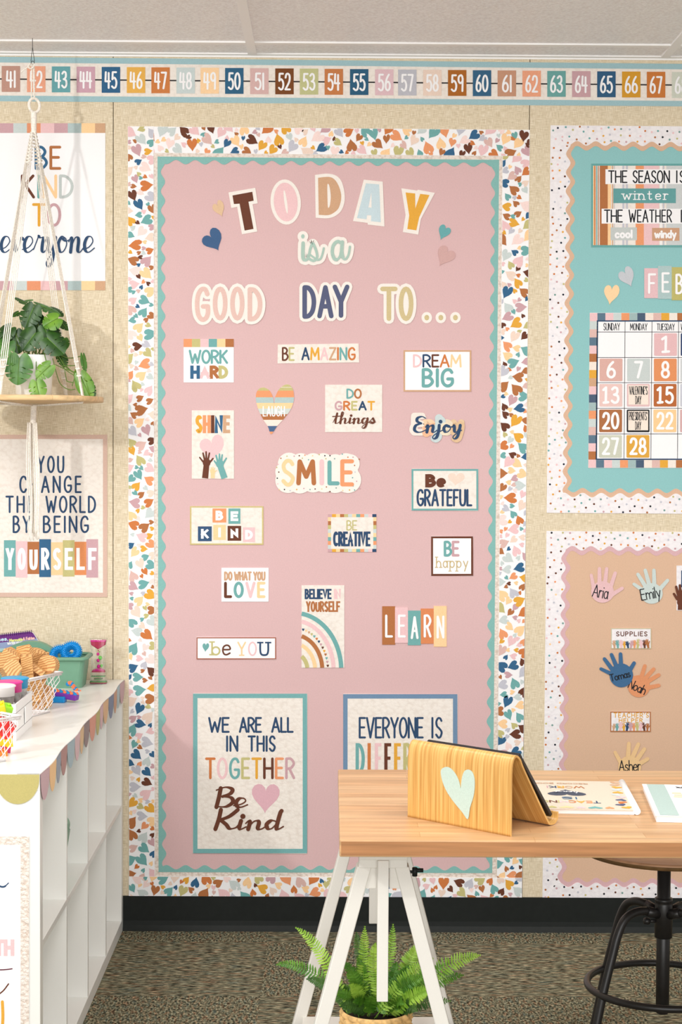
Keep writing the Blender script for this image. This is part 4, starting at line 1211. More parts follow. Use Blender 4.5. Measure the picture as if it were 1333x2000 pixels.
for q, fm, t, lab, rows in ((rect(1194, 1227, 1272.5, 1267), M((196, 188, 150)), 1.3, 'small card reading SUPPLIES over a row of hands', [('SUPPLIES', (1204, 1233, 1265, 1242.5), BROWN, 1.6, dict(track=.35))]),
        (rect(1192.5, 1389.5, 1271.5, 1429), SIENNA, 2, "small card reading TEACHER'S HELPER over a row of hands", [("TEACHER'S", (1199, 1391.5, 1268, 1401.5), MUSTARD, 1.5, dict(track=.35)), ('HELPER', (1209, 1402.5, 1256, 1411), MUSTARD, 1.5, dict(track=.35))])):
    o, h = card('job_card', q, DOTPAPER, lab, 'sign', 'job cards on the tan board')
    frame_of(o, q[0][0], q[0][1], q[2][0], q[2][1], t, fm, h)
    words(o, rows, h)
    def fn(b):
        R = random.Random(len(lab)); n = 11
        cs = [TAN, TEAL, PINK, MUSTARD, NAVY, MAUVE, SALMON, OLIVE, PINK, BROWN, SIENNA]
        for i in range(n):
            small_hand(b, WALL, q[0][0] + 6.5 + (q[1][0] - q[0][0] - 13) * i / (n - 1), q[2][1] - t, R.uniform(13, 17), cs[i], h + .0001 + (i % 3) * 4e-4, R.uniform(-.25, .25))
    part(o, 'printed_hands', fn)
o, h = card('job_card', rect(1322, 1104.5, 1400, 1192), DOTPAPER, 'taller card at the right edge of the photo, with a raised brown hand', 'sign', 'job cards on the tan board')
words(o, [('L', (1331, 1114, 1346, 1147), NAVY, 5, flat())], h)
part(o, 'printed_hands', lambda b: (small_hand(b, WALL, 1330, 1191, 46, BROWN, h), small_hand(b, WALL, 1362, 1191, 46, TEAL, h + .0005), small_hand(b, WALL, 1386, 1191, 40, PEACH, h + .001)))

# ================================================================== FURNITURE
# ------------------------------------------------------------------ desk
BEECH = wood('beech_staves', (222, 180, 134), (208, 160, 112), (194, 146, 98), 0, (0.42, 0.04), 34, 0.38)
TRESTLE = M((226, 222, 214), rough=0.45, grain=0.01, key='white_lacquer')
ZD = 0.74
DBK, DFR = onz(800, 1503, ZD).y, onz(800, 1641, ZD).y
DXL = onz(662, 1570, ZD).x
t = thing('desk', 'beech butcher-block desk on white trestle legs in front of the wall boards', 'desk', (DXL + .78, (DBK + DFR) / 2, 0))
b = MB(); b.box((DXL, DFR, ZD - .032), (DXL + 1.55, DBK, ZD), BEECH, .003)
EDGEW = wood('beech_edge_shaded', (188, 132, 86), (180, 126, 80), (172, 118, 74), 0, (2.0, 2.0), 40, 0.42)  # edge grain, with the front face's shade put into its colour
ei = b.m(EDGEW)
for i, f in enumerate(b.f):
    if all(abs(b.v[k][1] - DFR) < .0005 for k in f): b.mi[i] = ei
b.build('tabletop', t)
def trestle(par, X):
    Yf, Yb = -1.95, -1.35
    zt = .655
    for Y in (Yf, Yb):
        for s in (-1, 1):
            b = MB()
            top, bot = X + s * .035, X + s * .212
            hw = .0135
            b.hull([(bx + sx * hw, Y + sy * .019, z) for bx, z in ((top, zt + .02), (bot, 0)) for sx in (-1, 1) for sy in (-1, 1)], TRESTLE, .002)
            b.build('leg', par)
        yy = Y - .022 if Y == Yf else Y + .022
        b = MB(); zb = .423 if Y == Yf else .392
        b.box((X - .0105, yy - .011, zb), (X + .0105, yy + .011, .69), TRESTLE, .0015)
        b.build('height_post', par)
        for s in (-1, 1):
            b = MB()
            b.hull([(X + s * p[0], Y + d, p[1]) for p in ((.012, .674), (.034, .674), (.05, .633), (.012, .633)) for d in (-.016, .008)], TRESTLE, .001)
            b.build('bracket', par)
        b = MB(); b.box((X - .0455, Y - .02, .6725), (X + .0455, Y + .02, .690), TRESTLE, .0015); b.build('cross_plate', par)
    b = MB(); b.box((X - .0455, Yf - .03, .690), (X + .0455, Yb + .03, ZD - .032), TRESTLE, .0015); b.build('top_beam', par)
    b = MB(); b.box((X - .158, Yf + .015, .172), (X + .158, Yb - .015, .190), TRESTLE, .001); b.build('lower_shelf', par)
    b = MB(); b.tube([(X + .044, Yf - .012, .664), (X + .062, Yf - .012, .664)], .003, BASE); b.tube([(X + .060, Yf - .012, .656), (X + .060, Yf - .012, .672)], .005, BASE)
    b.tube([(X + .060, Yf - .012, .667), (X + .076, Yf - .012, .667)], .004, BASE)
    o = b.build('wing_bolt', par); o['label'] = 'black wing bolt'
trestle(t, .102)
trestle(t, .102 + 1.30)

# ------------------------------------------------------------------ stool
SEATW = wood('stool_ply', (206, 160, 122), (196, 148, 112), (190, 142, 106), 0, (2.0, 2.0), 26, 0.4)
PLY = M((112, 84, 52), rough=.5, grain=.25, scale=30, key='ply_edge'); IRON = M((36, 34, 33), rough=.38, spec=.45, grain=.1, scale=90, key='black_iron')
SX, SY = aty(1296, 1860, -1.2).x, -1.2
t = thing('stool', 'round wooden seat stool with black metal legs and foot ring, behind the desk', 'stool', (SX, SY, 0))
b = MB(); b.lathe((SX, SY, 0), [(.001, .527), (.10, .528), (.165, .535), (.190, .5395), (.1925, .5375), (.1925, .5345)], SEATW, 56, False)
b.lathe((SX, SY, 0), [(.1925, .5345), (.1925, .5315), (.190, .5255), (.165, .521), (.09, .513), (.001, .512)], PLY, 56, False); b.build('seat', t)
b = MB(); b.lathe((SX, SY, 0), [(.001, .516), (.0155, .516), (.0155, .15), (.013, .146), (.001, .146)], IRON, 28, False); b.build('screw_post', t)
b = MB(); b.lathe((SX, SY, 0), [(.0155, .418), (.0205, .417), (.0205, .409), (.019, .408), (.0205, .404), (.0205, .325), (.0165, .324), (.0155, .324)], IRON, 28, False)
b.build('hub', t)
RZ = .212
for k in range(4):
    a = math.radians((27, 131, 207, 311)[k])
    ca, sa = math.cos(a), math.sin(a)
    path = crom([(.015, .382), (.05, .392), (.085, .392), (.112, .378), (.130, .345), (.144, .30), (.170, RZ), (.201, .085), (.222, .008)], 6)
    b = MB(); b.tube([(SX + r * ca, SY + r * sa, z) for r, z in path], .0098, IRON, 12)
    b.tube([(SX + r * ca, SY + r * sa, z) for r, z in ((.012, .380), (.05, .392))], .0118, IRON, 12)
    leg = b.build('leg', t)
    b = MB(); b.lathe((SX + .222 * ca, SY + .222 * sa, 0), [(.001, 0), (.013, 0), (.013, .012), (.001, .014)], IRON, 16, False); b.build('foot_cap', leg)
b = MB(); b.torus((SX, SY, RZ), .1745, .0085, IRON, None, 72, 12); b.build('foot_ring', t)
b = MB(); b.tube([(SX - .018, SY - .004, .364), (SX - .036, SY - .005, .364)], .004, IRON); b.lathe((SX - .040, SY - .006, .356), [(.001, 0), (.0075, .002), (.009, .008), (.0075, .014), (.001, .016)], IRON, 16, False)
b.build('locking_knob', t)

# ------------------------------------------------------------------ cube shelf
SHW = M((236, 235, 230), rough=.28, spec=.45, grain=0.005, key='white_foil_board')
SXR = (onz(236, 1332, .757).x + onz(80, 1512, .757).x) / 2
SYF = onz(78, 1512, .757).y                      # end nearest the camera
ZS = .757
DEP, PT, ST = .39, .036, .015
SYB = -.004
t = thing('cube_shelf', 'long white open cube shelf standing against the wall, toys on top', 'shelf', (SXR - DEP / 2, (SYF + SYB) / 2, 0))
X0 = SXR - DEP
for nm, lo, hi in (('top_board', (X0, SYF, ZS - PT), (SXR, SYB, ZS)), ('base_board', (X0, SYF, 0.0), (SXR, SYB, PT)), ('end_panel', (X0, SYF, PT), (SXR, SYF + PT, ZS - PT)), ('end_panel', (X0, SYB - PT, PT), (SXR, SYB, ZS - PT))):
    b = MB(); b.box(lo, hi, SHW, .001); b.build(nm, t)
inner = (SYB - PT) - (SYF + PT)
cell = (inner - 3 * ST) / 4
DIV = [SYF + PT + cell * (k + 1) + ST * k for k in range(3)]
for y in DIV:
    b = MB(); b.box((X0, y, PT), (SXR - .001, y + ST, ZS - PT), SHW, .0007); b.build('upright', t)
zm = ZS / 2
ys = [SYF + PT] + [v for y in DIV for v in (y, y + ST)] + [SYB - PT]
for k in range(4):
    b = MB(); b.box((X0, ys[2 * k], zm - ST / 2), (SXR - .001, ys[2 * k + 1], zm + ST / 2), SHW, .0007); b.build('middle_shelf', t)

# scalloped petal trim round the top edge
PC = [M((214, 182, 188)), PEACH, M((164, 172, 184)), M((190, 150, 146)), M((176, 196, 204)), M((226, 196, 200)), M((232, 200, 160)), M((158, 142, 142)), M((226, 164, 146)), OLIVE, M((222, 190, 194)), M((226, 190, 150)), M((134, 144, 166)), M((206, 164, 136)), M((182, 202, 206)), M((210, 176, 178)), M((224, 186, 152))]
PETW = -SYF / 16.0
def bulge(y):
    return .003 + .0030 * math.sin(2 * math.pi * (y - SYF) / .36 - .9)
t = thing('scalloped_trim', 'pastel paper petal trim hanging along the top edge of the white shelf', 'paper trim', (SXR, SYF, ZS - .07))
b = MB()
n = 120
rows = []
for k in range(n + 1):
    y = SYF - .0008 + (-.002 - SYF) * k / n
    rows.append([(SXR - .05, y, ZS + .0007), (SXR - .002, y, ZS + .0009), (SXR + bulge(y) - .001, y, ZS + .0008), (SXR + bulge(y), y, ZS - .0006)])
b.grid(rows, SHW, smooth=False); b.build('folded_top', t)
def petal(yc, i, front=False):
    b = MB()
    outline = [(-PETW / 2, .0), (PETW / 2, .0)] + [(PETW / 2 * math.cos(a), -.008 - .056 * math.sin(a)) for a in (math.pi * k / 18 for k in range(19))]
    for off in (0.0, .0005):
        pts = []
        for u, z in outline:
            if front:
                pts.append((SXR - PETW / 2 - .001 + u, SYF - .001 - off, ZS - .0006 + z))
            else:
                y = min(yc + u, -.0015)
                pts.append((SXR + bulge(y) * (1 + z * 4) + .0005 + off, y, ZS - .0006 + z))
        b.face(pts, PC[i % len(PC)])
    b.build('petal', t)
for i in range(16):
    petal(SYF + PETW * (i + .5), i)
PC.append(M((188, 176, 112))); petal(0, 17, True)

# chart on the shelf end
def ENDP(u, v, h=0.0):
    p = aty(u, v, SYF - .0004)
    return Vector((p.x, p.y - h, p.z))
o, h = card('wall_chart', rect(-235, 1633, 57, 2082), WHITE, 'white chart with woven rope border on the near end of the cube shelf', 'poster', 'wall charts', h0=0, h1=.002, mp=ENDP)
frame_of(o, -235, 1633, 57, 2082, 16.5, ROPE, h, ENDP)
def fn(b):
    b.ribbon(crom([(-40, 1700), (-20, 1716), (-8, 1725), (2, 1731), (9, 1731), (14, 1727), (17, 1724)]), [3] * 20 + [3.4] * 12 + [2] * 12, ENDP, h, NAVY)
    text(b, ENDP, 'WITH', (-45, 1834, 28.5, 1866.5), PINK, 7.5, h, cap='flat', track=.28)
    b.ribbon(crom([(-60, 1890), (-10, 1893), (0, 1893.5), (12, 1893), (24, 1891.5)]), 2.2, ENDP, h, M((96, 30, 50)))
    b.ribbon(crom([(-12, 1950), (0, 1940), (8, 1933), (17, 1921)]), 2.6, ENDP, h, BROWN)
    b.ribbon(crom([(5, 1956), (6, 1985), (4, 2010), (-4, 2030), (-16, 2030)]), 6, ENDP, h, MUSTARD)
part(o, 'lettering', fn)

# ================================================================== ON THE SHELF
CADDY = M((112, 158, 132), rough=.4, spec=.4, grain=.03, scale=60, key='green_plastic')
def tapered(b, cx, cy, z0, z1, w0, d0, w1, d1, mat, rot=0, th=.003, rc=.02, n=6):
    """open tub: outer wall, lip thickness, inner wall and floor"""
    c, s = math.cos(rot), math.sin(rot)
    def ringp(wd, dp, z):
        out = []
        for q in rrect(-wd / 2, -dp / 2, wd / 2, dp / 2, rc):
            out.append((cx + q[0] * c - q[1] * s, cy + q[0] * s + q[1] * c, z))
        return out
    rows = [ringp(w0, d0, z0), ringp(w1, d1, z1), ringp(w1 - 2 * th, d1 - 2 * th, z1), ringp(w0 - 2 * th, d0 - 2 * th, z0 + th)]
    b.grid(rows, mat, True, False)
    b.face(list(reversed(rows[0])), mat); b.face(rows[3], mat)
    return ringp

# green caddy
CXc, CYc, CR = -.862, -.130, math.radians(0)
t = thing('supply_caddy', 'green plastic supply caddy with an arched handle, at the back of the white shelf top', 'caddy', (CXc, CYc, ZS))
b = MB(); tapered(b, CXc, CYc, ZS, ZS + .083, .285, .112, .305, .126, CADDY, CR, .003, .018)
rp = None
b2 = MB()
rows = []
for wd, dp, z in ((.305, .126, .079), (.324, .144, .083), (.324, .144, .087), (.318, .138, .091), (.300, .120, .091), (.300, .120, .085)):
    rows.append([(CXc + q[0], CYc + q[1], ZS + z) for q in rrect(-wd / 2, -dp / 2, wd / 2, dp / 2, .022)])
b2.grid(rows, CADDY, True, True)
b.build('tub', t); b2.build('rim', t)
b = MB()
arch = crom([(CXc - .125, ZS + .080), (CXc - .085, ZS + .108), (CXc - .035, ZS + .128), (CXc + .01, ZS + .129), (CXc + .045, ZS + .114), (CXc + .07, ZS + .090), (CXc + .075, ZS + .075)], 6)
b.grid([[(x, CYc - .014, z), (x, CYc - .014, z - .017), (x, CYc + .014, z - .017), (x, CYc + .014, z)] for x, z in arch], CADDY, True, False, True)
b.build('handle', t)

# small green bin in the second upper cell
BX, BY, BZ = SXR - .132, DIV[0] + .140, zm + ST / 2
t2 = thing('storage_bin', 'green plastic bin with raised handle inside an upper shelf cell', 'bin', (BX, BY, BZ))
b = MB(); tapered(b, BX, BY, BZ + .0005, BZ + .118, .18, .17, .214, .20, CADDY); b.build('tub', t2)
b = MB()
arch = crom([(-.104, .112), (-.112, .150), (-.095, .170), (-.04, .176), (.04, .176), (.095, .170), (.116, .150), (.108, .112)], 5)
b.grid([[(BX + x, BY - .016, BZ + z), (BX + x * .93, BY - .016, BZ + z - .012), (BX + x * .93, BY + .016, BZ + z - .012), (BX + x, BY + .016, BZ + z)] for x, z in arch], CADDY, True, False, True)
b.build('handle', t2)

# activity book leaning on the wall
BKP, BKB = M((112, 50, 130)), M((150, 164, 200))
def BOOK(u, v, h=0.0):
    p = aty(u, v, -.0135 - (v - 1230) * .00014)
    return Vector((p.x, p.y - h, p.z))
t = thing('activity_book', 'purple and blue spiral-bound activity book leaning on the wall behind the caddy', 'book', tuple(BOOK(0, 1338)))
outl = [(-120, 1254), (-60, 1247), (58, 1233.5), (64, 1236), (68, 1241), (80, 1262), (112, 1336), (-120, 1338)]
b = MB(); b.slab(outl, BOOK, -.012, 0, BKB, WHITE); b.build('cover', t)
def fn(b):
    b.face([BOOK(u, v, 3e-4) for u, v in [(-120, 1254), (-60, 1247), (58, 1233.5), (64, 1236), (71, 1247), (-120, 1269)]], BKP)
part(t, 'title_band', fn)
def fn(b):
    b.face([BOOK(u, v, 3e-4) for u, v in [(-120, 1276), (60, 1262), (84, 1270), (112, 1336), (-120, 1338)]], M((176, 206, 204)))
    R = random.Random(5)
    for i in range(26):
        x, y = R.uniform(-60, 70), R.uniform(1264, 1300)
        c = R.choice([M((236, 220, 90)), M((120, 180, 80)), M((232, 200, 120)), M((220, 226, 230)), M((186, 120, 90)), M((90, 80, 110))])
        b.face([BOOK(u, v, 6e-4 + i * 2e-5) for u, v in [(x - 2.5, y + 8), (x, y - 5), (x + 2.5, y + 8)]], c)
part(t, 'picture', fn)
words(t, [('Princesses,', (-42, 1246, 16, 1254), M((206, 236, 250)), 1.5, dict(rot=-.1)), ('Mermaids', (18, 1246.5, 45, 1253), M((236, 236, 150)), 1.5, dict(rot=-.09)), ('& Fairies', (45, 1243.5, 68, 1250), M((250, 196, 190)), 1.5, dict(rot=-.09)), ('WATER REVEAL', (14, 1253.5, 49, 1258.5), WHITE, 1.3, dict(rot=-.06))], 7e-4, BOOK)
b = MB()
for k in range(30):
    x = -58 + k * 4.1; y = 1247 - 13.5 * (x + 60) / 118
    pts = [BOOK(x + 1.2 * math.sin(a) * .4, y + 1.2 + 3.6 * math.cos(a), .006 * math.sin(a) - .004) for a in (2 * math.pi * q / 10 for q in range(11))]
    b.tube(pts, .0009, M((70, 36, 90)), 5)
b.build('spiral', t)

# wire basket of wooden blocks
WIRE = M((240, 236, 236), rough=.35, spec=.4, grain=0.0, key='white_wire')
def wire_basket(name, label, corner, along, La, Lb, ht, inset, z0, nA, nB, group):
    """corner = right-hand top corner; 'along' = unit vector of the visible side; other side at 90 degrees to the left"""
    ax = Vector((along[0], along[1], 0)).normalized(); bx = Vector((ax.y, -ax.x, 0))
    if bx.x > 0: bx = -bx
    c0 = Vector((corner[0], corner[1], 0))
    cen = c0 + ax * La / 2 + bx * Lb / 2
    t = thing(name, label, 'basket', (cen.x, cen.y, z0), group)
    tp = [c0, c0 + ax * La, c0 + ax * La + bx * Lb, c0 + bx * Lb]
    bt = [cen + (p - cen) * (1 - inset) for p in tp]
    zt = z0 + ht
    b = MB()
    ringp = [Vector((p.x, p.y, zt)) for p in tp]
    for r_, zz, q in ((.0027, zt, tp), (.0018, zt - .0055, [cen + (p - cen) * .985 for p in tp])):
        P = [Vector((p.x, p.y, zz)) for p in q]
        for i in range(4):
            b.tube([P[i], P[(i + 1) % 4]], r_, WIRE, 8)
    b.build('rim', t)
    b = MB()
    P = [Vector((p.x, p.y, z0 + .0022)) for p in bt]
    for i in range(4):
        b.tube([P[i], P[(i + 1) % 4]], .0022, WIRE, 8)
    b.build('base_frame', t)
    b = MB()
    for i in range(4):
        n = nA if i % 2 == 0 else nB
        A, B_, C, D = bt[i], bt[(i + 1) % 4], tp[i], tp[(i + 1) % 4]
        def at(u, v):
            lo = A + (B_ - A) * u; hi = C + (D - C) * u
            p = lo + (hi - lo) * v
            return Vector((p.x, p.y, z0 + .002 + (ht - .003) * v))
        run = 0.42
        for k in range(-int(n * run) - 1, n + 1):
            for sg in (1, -1):
                u0, u1 = k / n, k / n + run
                va, vb = 0.0, 1.0
                if u0 < 0: va = -u0 / run; u0 = 0
                if u1 > 1: vb = 1 - (u1 - 1) / run; u1 = 1
                if vb <= va + .02 or u0 >= 1: continue
                p, q = (at(u0, va), at(u1, vb)) if sg == 1 else (at(1 - u0, va), at(1 - u1, vb))
                b.tube([p, q], .00085, WIRE, 5, False)
    b.build('mesh_side', t)
    b = MB()
    for k in range(1, 12):
        b.tube([P[0] + (P[1] - P[0]) * k / 12, P[3] + (P[2] - P[3]) * k / 12], .0010, WIRE, 5, False)
    b.build('mesh_floor', t)
    return cen, ax, bx, zt

ca = onz(122, 1313, ZS + .104); cb = onz(52, 1327.5, ZS + .104)
cen, ax, bx, zt = wire_basket('wire_basket', 'white wire mesh basket heaped with wooden blocks, in front of the green caddy', (ca.x, ca.y), (cb.x - ca.x, cb.y - ca.y), .245, .17, .104, .24, ZS, 9, 6, 'white wire baskets')
PINE = ringwood('pine_block', (186, 126, 70), (228, 182, 120), 60)
def atd(px, py, d):
    return aty(px, py, -5.2 + d)
def prism(b, n, r, hgt, mat, mtx, bev=.0015, sx=1.0):
    pts = [(r * sx * math.cos(2 * math.pi * k / n + .3), r * math.sin(2 * math.pi * k / n + .3), z) for k in range(n) for z in (-hgt / 2, hgt / 2)]
    b.hull(pts, mat, bev, mtx)
def pose(p, rx, ry, rz):
    return Matrix.Translation(p) @ Matrix.Rotation(rz, 4, 'Z') @ Matrix.Rotation(ry, 4, 'Y') @ Matrix.Rotation(rx, 4, 'X')
BD = 4.62
GB = 'wooden blocks in the wire basket'
def block(lab, px, py, d, shape, r, hgt, rot, sx=1.0):
    b = MB()
    prism(b, shape, r, hgt, PINE, pose(atd(px, py, d), *rot), .0012 if shape < 12 else .0006, sx)
    tag(b.build('wooden_block'), lab, 'wooden block', GB)
block('round wooden disc block leaning on the basket rim, its striped face outwards', 95, 1299, BD - .02, 36, .0262, .026, (1.36, 0, -.28))
block('upright square-edged wooden block in the middle of the heap', 53, 1300, BD - .07, 4, .026, .060, (.10, -.1, .55), .8)
block('wooden block with a ridged roof shape on top of the heap', 50, 1277, BD - .03, 3, .024, .046, (1.3, .6, .9))
block('large slanted wooden block on the left of the heap', 22, 1290, BD - .05, 4, .036, .05, (.25, .45, .35))
block('hexagonal wooden block in front of the large slanted one', 22, 1309, BD - .12, 6, .026, .05, (1.2, .35, .2))
block('flat wedge-shaped wooden block right of the upright block', 74, 1308, BD - .05, 4, .028, .016, (.25, .55, .6))
block('half-hidden wooden cylinder block behind the round disc', 70, 1287, BD + .03, 24, .020, .05, (.2, .3, 0))
block('square wooden block beside the half-hidden cylinder', 81, 1286, BD + .05, 4, .022, .034, (.15, .1, .3))
block('wooden block at the far left edge of the heap', 0, 1294, BD - .02, 5, .022, .04, (.4, .2, .4))
block('wooden cylinder block standing low inside the basket, seen through the wire', 85, 1360, BD - .005, 24, .026, .045, (.3, .2, 0))
block('wooden block low in the basket behind the wire, left of the low cylinder', 70, 1345, BD - .03, 4, .030, .06, (.2, .1, .5))
block('wooden block at the bottom corner of the basket behind the wire', 74, 1375, BD - .02, 4, .022, .03, (.1, .1, .8))
block('wooden block behind the wire just under the basket rim', 62, 1330, BD - .02, 4, .026, .045, (.3, .4, .2))

# two spiky rings in the caddy
SPK = M((20, 150, 222), rough=.45, grain=.02, key='blue_rubber')
for px, py, rx, ry, rz, lab in ((117, 1280, 1.18, .62, -.15, 'spiky blue rubber ring lying against the caddy handle'), (139, 1273, 1.10, .62, -.25, 'spiky blue rubber ring standing nearer the rim end of the caddy')):
    p = atd(px, py, 5.055)
    mt = (Matrix.Rotation(rz, 3, 'Z') @ Matrix.Rotation(ry, 3, 'Y') @ Matrix.Rotation(rx, 3, 'X'))
    b = MB(); b.torus(p, .0205, .0085, SPK, mt, 40, 12)
    for i in range(34):
        a = 2 * math.pi * i / 34
        for j in range(9):
            c = 2 * math.pi * (j + .5 * (i % 2)) / 9
            n_ = Vector((math.cos(c) * math.cos(a), math.cos(c) * math.sin(a), math.sin(c)))
            q = Vector((.020 * math.cos(a), .020 * math.sin(a), 0)) + n_ * .0078
            b.tube([p + mt @ q, p + mt @ (q + n_ * .0060)], [.0016, .0008], SPK, 5)
    tag(b.build('spiky_ring'), lab, 'toy', 'spiky rings in the caddy')
# other bits showing in the caddy
for px, py, c, lab, sh in ((65, 1270, (150, 200, 120), 'small green and blue toy among the things in the caddy', 8), (74, 1273, (236, 150, 160), 'small pink looped toy in the caddy behind the blocks', 8), (84, 1272, (226, 214, 168), 'pale cardboard piece standing in the caddy', 4)):
    b = MB(); prism(b, sh, .014, .03, M(c), pose(atd(px, py, 5.08), .5, .3, .4)); tag(b.build('small_toy'), lab, 'toy')

# liquid timer
LX = aty(193, 1338, -.09); p0 = onz(192.5, 1339, ZS); p0.y = -.085; p0.x = aty(192.5, 1335, -.085).x
t = thing('liquid_timer', 'clear hourglass liquid timer with pink and green drops, standing nearest the wall seam', 'toy', (p0.x, p0.y, ZS))
ACR = glass('clear_acrylic')
hh = (aty(192, 1338, p0.y) - aty(192, 1250, p0.y)).length
wbt, wmid, wtp = .0262, .0205, .0255
b = MB()
rows = []
for f in [k / 22 for k in range(23)]:
    wv = wmid + (wbt - wmid) * max(0, (1 - f / .48)) ** 1.6 if f < .48 else wmid + (wtp - wmid) * max(0, (f - .48) / .52) ** 1.7
    rows.append([(p0.x + q[0], p0.y + q[1], ZS + .0006 + hh * f) for q in rrect(-wv, -.014, wv, .014, .004)])
b.grid(rows, ACR, True, True, True)
b.build('acrylic_body', t)
PK, GN = M((226, 40, 150), rough=.25, grain=0), M((96, 200, 60), rough=.25, grain=0); PKD = M((190, 50, 90), rough=.25, grain=0); GND = M((50, 150, 60), rough=.25, grain=0)
def sl(f0, f1, w0, w1, mat, name):
    b = MB(); b.grid([[(p0.x + q[0], p0.y + q[1], ZS + hh * f) for q in rrect(-w_, -.0115, w_, .0115, .003)] for f, w_ in ((f0, w0), (f1, w1))], mat, True, False, True)
    b.build(name, t)
sl(.865, .94, .0205, .0222, PKD, 'pink_liquid'); sl(.941, .97, .0222, .0226, PK, 'pink_liquid'); sl(.775, .864, .0015, .0205, PKD, 'pink_liquid')
sl(.015, .035, .0245, .0245, PKD, 'pink_liquid'); sl(.036, .058, .0245, .0242, GND, 'green_liquid'); sl(.10, .115, .010, .013, GND, 'green_liquid'); sl(.16, .175, .020, .021, GND, 'green_liquid')
sl(.26, .30, .020, .018, PKD, 'pink_liquid'); sl(.30, .335, .018, .008, PK, 'pink_liquid')
for dx, f, r, mt in ((-.001, .66, .0042, PK), (.006, .575, .0056, GN), (-.0005, .52, .0046, PK), (.001, .385, .0052, PK), (.0095, .40, .0042, GN), (.0, .735, .0018, PKD), (.0035, .71, .0018, GN)):
    b = MB(); b.lathe((p0.x + dx, p0.y - .004, ZS + hh * f), [(r * math.sin(a), -r * 1.15 * math.cos(a)) for a in (math.pi * k / 10 + .001 for k in range(11))], mt, 16, False); b.build('drop', t)

# fidget pieces beside the caddy
PUR, BLU, ORG = M((124, 58, 168), rough=.4, grain=0.01), M((26, 140, 210), rough=.4, grain=.01), M((244, 128, 84), rough=.4, grain=.01)
c = onz(111, 1373, ZS)
t = thing('fidget_toy', 'blue fidget toy block lying on the white shelf top, under the purple one', 'toy', tuple(c))
b = MB(); b.box((-.023, -.014, 0), (.023, .014, .0165), BLU, .003, Matrix.Translation((c.x, c.y + .014, ZS)) @ Matrix.Rotation(-.12, 4, 'Z')); b.build('block', t)
c2 = onz(126, 1366, ZS)
t = thing('fidget_tray', 'purple fidget tray of orange and blue knobs, tipped on the blue block', 'toy', (c2.x, c2.y, ZS))
mt = Matrix.Translation(atd(127, 1364, 4.75)) @ Matrix.Rotation(-.25, 4, 'Z') @ Matrix.Rotation(.13, 4, 'Y')
b = MB(); b.box((-.036, -.013, 0), (.036, .013, .016), PUR, .0025, mt); b.build('tray', t)
for k in range(7):
    for j in range(2):
        b = MB(); p = mt @ Vector((-.030 + k * .01, -.006 + j * .012, .0155))
        b.lathe(p, [(.001, .006), (.004, .005), (.0056, .002), (.0056, -.001)], ORG if (k + j) % 2 else BLU, 12, False); b.build('knob', t)
c3 = onz(156, 1356, ZS)
t = thing('snap_chain', 'short chain of orange and blue snap segments leaning on the caddy', 'toy', (c3.x, c3.y, ZS))
ch = crom([tuple(atd(x, y, 4.96)) for x, y in ((133, 1336), (138, 1334), (143, 1340), (147, 1345), (151, 1350), (156, 1352))], 2)
for i, p in enumerate(ch):
    b = MB(); prism(b, 8, .0062, .008, ORG if i % 3 else BLU, pose(p, .8, .5 + i * .2, .3)); b.build('segment', t)

# white cardboard tray with three lidded jars
CARD = M((250, 249, 248), rough=.6, grain=0.005, key='white_card')
q0, q1 = onz(32, 1448, ZS), onz(62, 1418, ZS)
TX, TY0, TY1, TH = (q0.x + q1.x) / 2, q0.y, q1.y, .088
t = thing('cardboard_tray', 'open white cardboard tray holding three lidded jars', 'tray', (TX - .15, (TY0 + TY1) / 2, ZS))
w = .004
for nm, lo, hi in (('side', (TX - w, TY0, 0.003), (TX, TY1, TH)), ('side', (TX - .32, TY0, 0.003), (TX - .316, TY1, TH)), ('end', (TX - .316, TY0, 0.003), (TX - w, TY0 + w, TH)), ('end', (TX - .316, TY1 - w, 0.003), (TX - w, TY1, TH)), ('bottom', (TX - .32, TY0, 0), (TX, TY1, .003))):
    b = MB(); b.box((lo[0], lo[1], ZS + lo[2]), (hi[0], hi[1], ZS + hi[2]), CARD, .0005); b.build(nm, t)
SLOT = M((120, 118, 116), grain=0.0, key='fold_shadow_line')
b = MB()
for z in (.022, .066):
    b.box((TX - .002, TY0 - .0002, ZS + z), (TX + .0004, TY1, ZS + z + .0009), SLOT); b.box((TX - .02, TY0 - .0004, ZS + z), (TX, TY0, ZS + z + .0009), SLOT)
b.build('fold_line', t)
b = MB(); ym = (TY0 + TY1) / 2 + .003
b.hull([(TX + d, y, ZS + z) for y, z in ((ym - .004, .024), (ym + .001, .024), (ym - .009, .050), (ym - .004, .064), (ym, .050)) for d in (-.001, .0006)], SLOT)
b.hull([(TX + d, y, ZS + z) for y, z in ((ym + .006, .024), (ym + .014, .040), (ym + .012, .060), (ym + .004, .066)) for d in (0.0, .002)], CARD)
b.build('tab_slot', t)
CLEAR = glass('clear_jar_plastic', (252, 251, 250), .05)
CONT = M((228, 216, 210), rough=.5, grain=.35, scale=90, key='beads_in_jar')
jar0 = None
